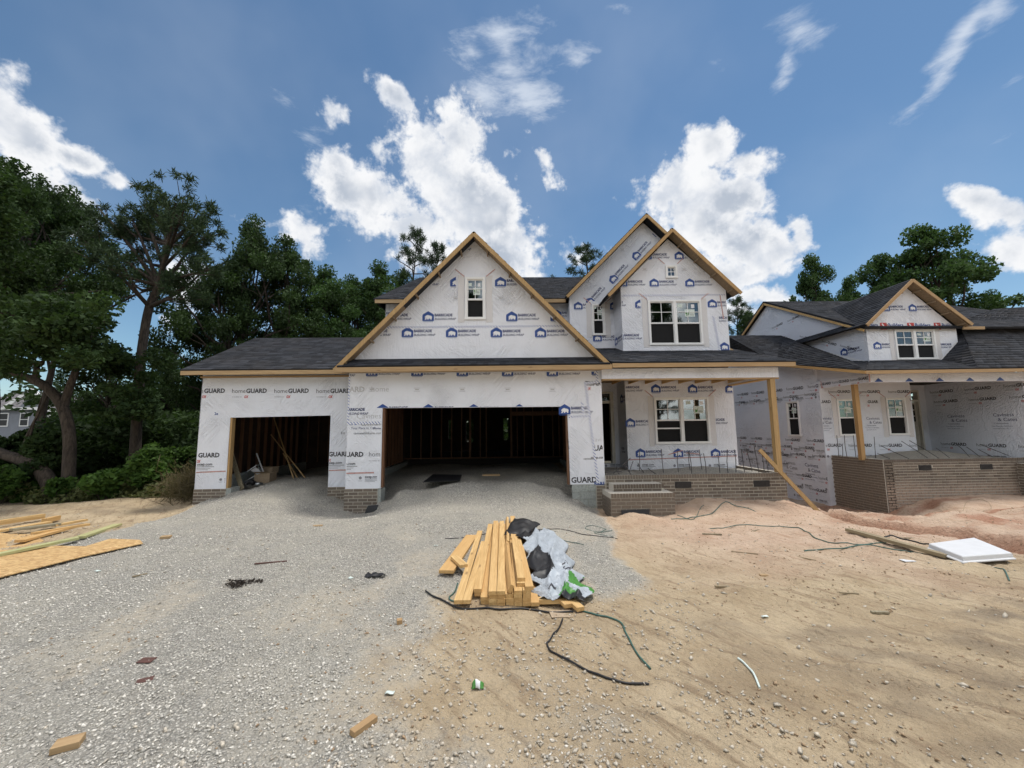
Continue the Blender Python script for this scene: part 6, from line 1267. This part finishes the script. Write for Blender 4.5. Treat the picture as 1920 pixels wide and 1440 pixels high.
pboard('pink-brown board on the left sheet nearest the treated board', (36, 1020), (135, 995), .14, .038, .05, 'board'); pboard('pale narrow board behind the pink-brown one on the left sheet', (60, 1010), (165, 990), .09, .038, .06, 'board'); pboard('weathered brown board crossing the left pile', (20, 1003), (110, 990), .14, .038, .07, 'greywood')
pboard('yellow board in the left pile reaching the left edge', (-40, 1008), (92, 986), .14, .038, .05, 'board'); pboard('thick yellow board at the back of the left pile', (-40, 998), (80, 976), .09, .09, .05, 'board'); pboard('short thick block behind the left pile', (82, 984), (108, 977), .09, .09, .02, 'board'); pboard('short board in the left pile near the dark dirt', (100, 992), (160, 983), .09, .038, .06, 'board'); pboard('grey weathered board at the far left edge of the pile', (-60, 992), (30, 978), .14, .04, .04, 'greywood')
# right: plank and white lid
p = A_(1590, 1000); p2 = A_(1762, 1044); L = (p2-p).length; lay((p.x, p.y, gz(p.x, p.y)+.02), L+.1, 'weathered grey plank pointing at the white lid on the clay', .10, .05, math.atan2(-(p2.x-p.x), p2.y-p.y), 0, 0, 'greywood', None, 'grey_plank')
cord('black strap lying along the weathered plank up to the lid', [(1660, 1016), (1675, 1013), (1700, 1018), (1725, 1024), (1742, 1031)], .012, 'black', z=.06, name='black_strap')
def lid():
    c = A_(1822, 1046); t = thing('plastic_lid', 'white moulded plastic lid with raised ornament lying on the clay at the right', 'lid', (c.x, c.y, gz(c.x, c.y)), local=True)
    cs = [A_(1738, 1034), A_(1806, 1060), A_(1907, 1057), A_(1830, 1027)]
    base = [Vector((p.x-c.x, p.y-c.y, .035)) for p in cs]; ctr = sum(base, Vector())/4
    rings = [(1., .035), (1.0, .055), (.955, .06), (.93, .115), (.90, .125)]; V = []; Fc = []
    for s, z in rings: V += [ctr+(b-ctr)*s+Vector((0, 0, z-.035)) for b in base]
    for r in range(len(rings)-1):
        for i in range(4): Fc.append((r*4+i, r*4+(i+1) % 4, (r+1)*4+(i+1) % 4, (r+1)*4+i))
    Fc += [tuple(len(V)-4+i for i in range(4)), (3, 2, 1, 0)]; o = obj('shell', V, Fc, M['panelwhite']); o.parent = t; b = o.modifiers.new('b', 'BEVEL'); b.width = .008; b.segments = 2
    q = MB(); k = 0
    for i in range(26):
        a = i*2*math.pi/26; rr = 1 if i % 2 else .72; u_ = (base[2]-base[0])*.20*rr; v_ = (base[3]-base[1])*.20*rr; pc = ctr+u_*math.cos(a)+v_*math.sin(a); q.tube([pc+Vector((0, 0, .058)), pc+(ctr-pc)*.3+Vector((0, 0, .060))], .008, 6)
    q.tube([ctr+(base[2]-base[0])*.30*math.cos(a)+(base[3]-base[1])*.30*math.sin(a)+Vector((0, 0, .057)) for a in [j*2*math.pi/30 for j in range(31)]], .008, 5)
    o = q.build('ornament', [M['panelwhite']], None, True); o.parent = t; o['kind'] = 'stuff'
lid()
# clutter in the garages
def lean(label, a, Ya, b, Yb, w, h, m='boardz', cat='board', name='leaning_board', up=(0, 1, 0), grp=None):
    a = at(*a, Ya); b = at(*b, Yb); q = MB(); q.beam((0, 0, 0), b-a, w, h, up); o = q.build(name, [M[m]]); o.location = a; tag(o, label, cat, grp)
for a, b, lb in [((552, 901), (513, 782), 'left one of three thin sticks leaning in the left garage bay'), ((561, 901), (531, 850), 'middle stick of the crossing ones in the left garage bay'), ((577, 902), (508, 815), 'thin stick slanting across the others in the left garage bay')]: lean(lb, a, 12.2, b, 13.6, .03, .02, 'boardz', 'stick', 'leaning_stick', grp='thin sticks leaning in the left garage')
lean('dark grey leaning board just inside the left garage jamb', (454, 918), 11.2, (431, 842), 11.7, .12, .03, 'greywood'); lean('thin white strip standing in the junk of the left garage', (494, 885), 12, (481, 850), 12.3, .03, .02, 'panelwhite', 'strip', 'white_strip')
def bx(label, px0, px1, py0, py1, Y, dpt, m, cat, name, rz=0.):
    a = at(px0, py1, Y); b = at(px1, py0, Y); q = MB(); w, h = (b.x-a.x), (b.z-a.z); e = .006
    q.box(0, w, 0, e, 0, h); q.box(0, w, dpt-e, dpt, 0, h); q.box(0, e, e, dpt-e, 0, h); q.box(w-e, w, e, dpt-e, 0, h); q.box(e, w-e, e, dpt-e, 0, e)
    if m == 'cardboard': q.add([(0, 0, h), (w, 0, h), (w, -.10, h+.05), (0, -.10, h+.05)], [(0, 1, 2, 3)])
    o = q.build(name, [M[m]]); o.location = a; o.rotation_euler.z = rz; tag(o, label, cat)
bx('open brown cardboard box on the left garage floor', 476, 505, 887, 908, 12.0, .4, 'cardboard', 'box', 'cardboard_box', .05); bx('smaller cardboard box behind the open one in the left garage', 493, 512, 876, 888, 12.6, .3, 'cardboard', 'box', 'cardboard_box', -.1)
t = thing('metal_frame', 'thin metal frame leaning on its side beside the boxes in the left garage', 'frame', at(465, 905, 11.9), local=True); o0 = at(465, 905, 11.9)
for a, b in [((450, 893), (482, 872)), ((456, 905), (492, 884)), ((450, 893), (456, 905)), ((482, 872), (492, 884)), ((462, 884), (470, 912))]:
    q = MB(); q.beam(at(*a, 11.9)-o0, at(*b, 12.1)-o0, .02, .02, (0, 1, 0)); o = q.build('frame_bar', [M['metal']]); o.parent = t
q = MB(); P_ = [at(470, 882, 12.0)-o0, at(479, 876, 12.0)-o0, at(491, 886, 12.0)-o0, at(482, 890, 12.0)-o0]; q.add(P_+[p+Vector((0, .02, 0)) for p in P_], [(0, 1, 2, 3), (7, 6, 5, 4), (0, 4, 5, 1), (1, 5, 6, 2), (2, 6, 7, 3), (3, 7, 4, 0)]); o = q.build('bright_panel', [M['panelwhite']]); o.parent = t
slab('folded pale card leaning in the junk of the left garage', 487, 880, .02, .3, .2, .5, 'paper', 'cardboard', 'card_piece').location = at(484, 884, 12.3)
pz = atz(483, 908, .45); q = MB(); q.tube([(-.06, 0, 0), (.10, .02, .01)], [.05, .035], 10); o = q.build('tin_can', [M['metal']], None, True); o.location = at(484, 909, 11.6)+Vector((0, 0, .02)); tag(o, 'small shiny tin lying in front of the open box', 'can')
q = MB(); q.tube([(-.12, 0, 0), (0, .02, .06), (.08, .02, .0), (.15, 0, .03)], [.05, .08, .07, .03], 8); o = q.build('dark_bag', [M['black']], None, True); o.location = at(469, 909, 11.6)+Vector((0, 0, .04)); tag(o, 'small dark bag lying in front of the metal frame', 'bag')
sheetP = [atz(793, 906, .47), atz(862, 903, .47), atz(866, 892, .47), atz(812, 891, .47)]; o_ = sum(sheetP, Vector())/4; q = MB(); V_ = [p-o_ for p in sheetP]; q.add(V_+[v+Vector((0, 0, .012)) for v in V_], [(3, 2, 1, 0), (4, 5, 6, 7), (0, 1, 5, 4), (1, 2, 6, 5), (2, 3, 7, 6), (3, 0, 4, 7)]); o = q.build('dark_sheet', [M['black']]); o.location = o_+Vector((0, 0, .02)); tag(o, 'dark flat sheet lying on gravel inside the main garage', 'sheet')
slab('small board scrap on the gravel inside the main garage', 921, 892, .5, .09, .04, .05, 'boardx').location = atz(921, 892, .49)
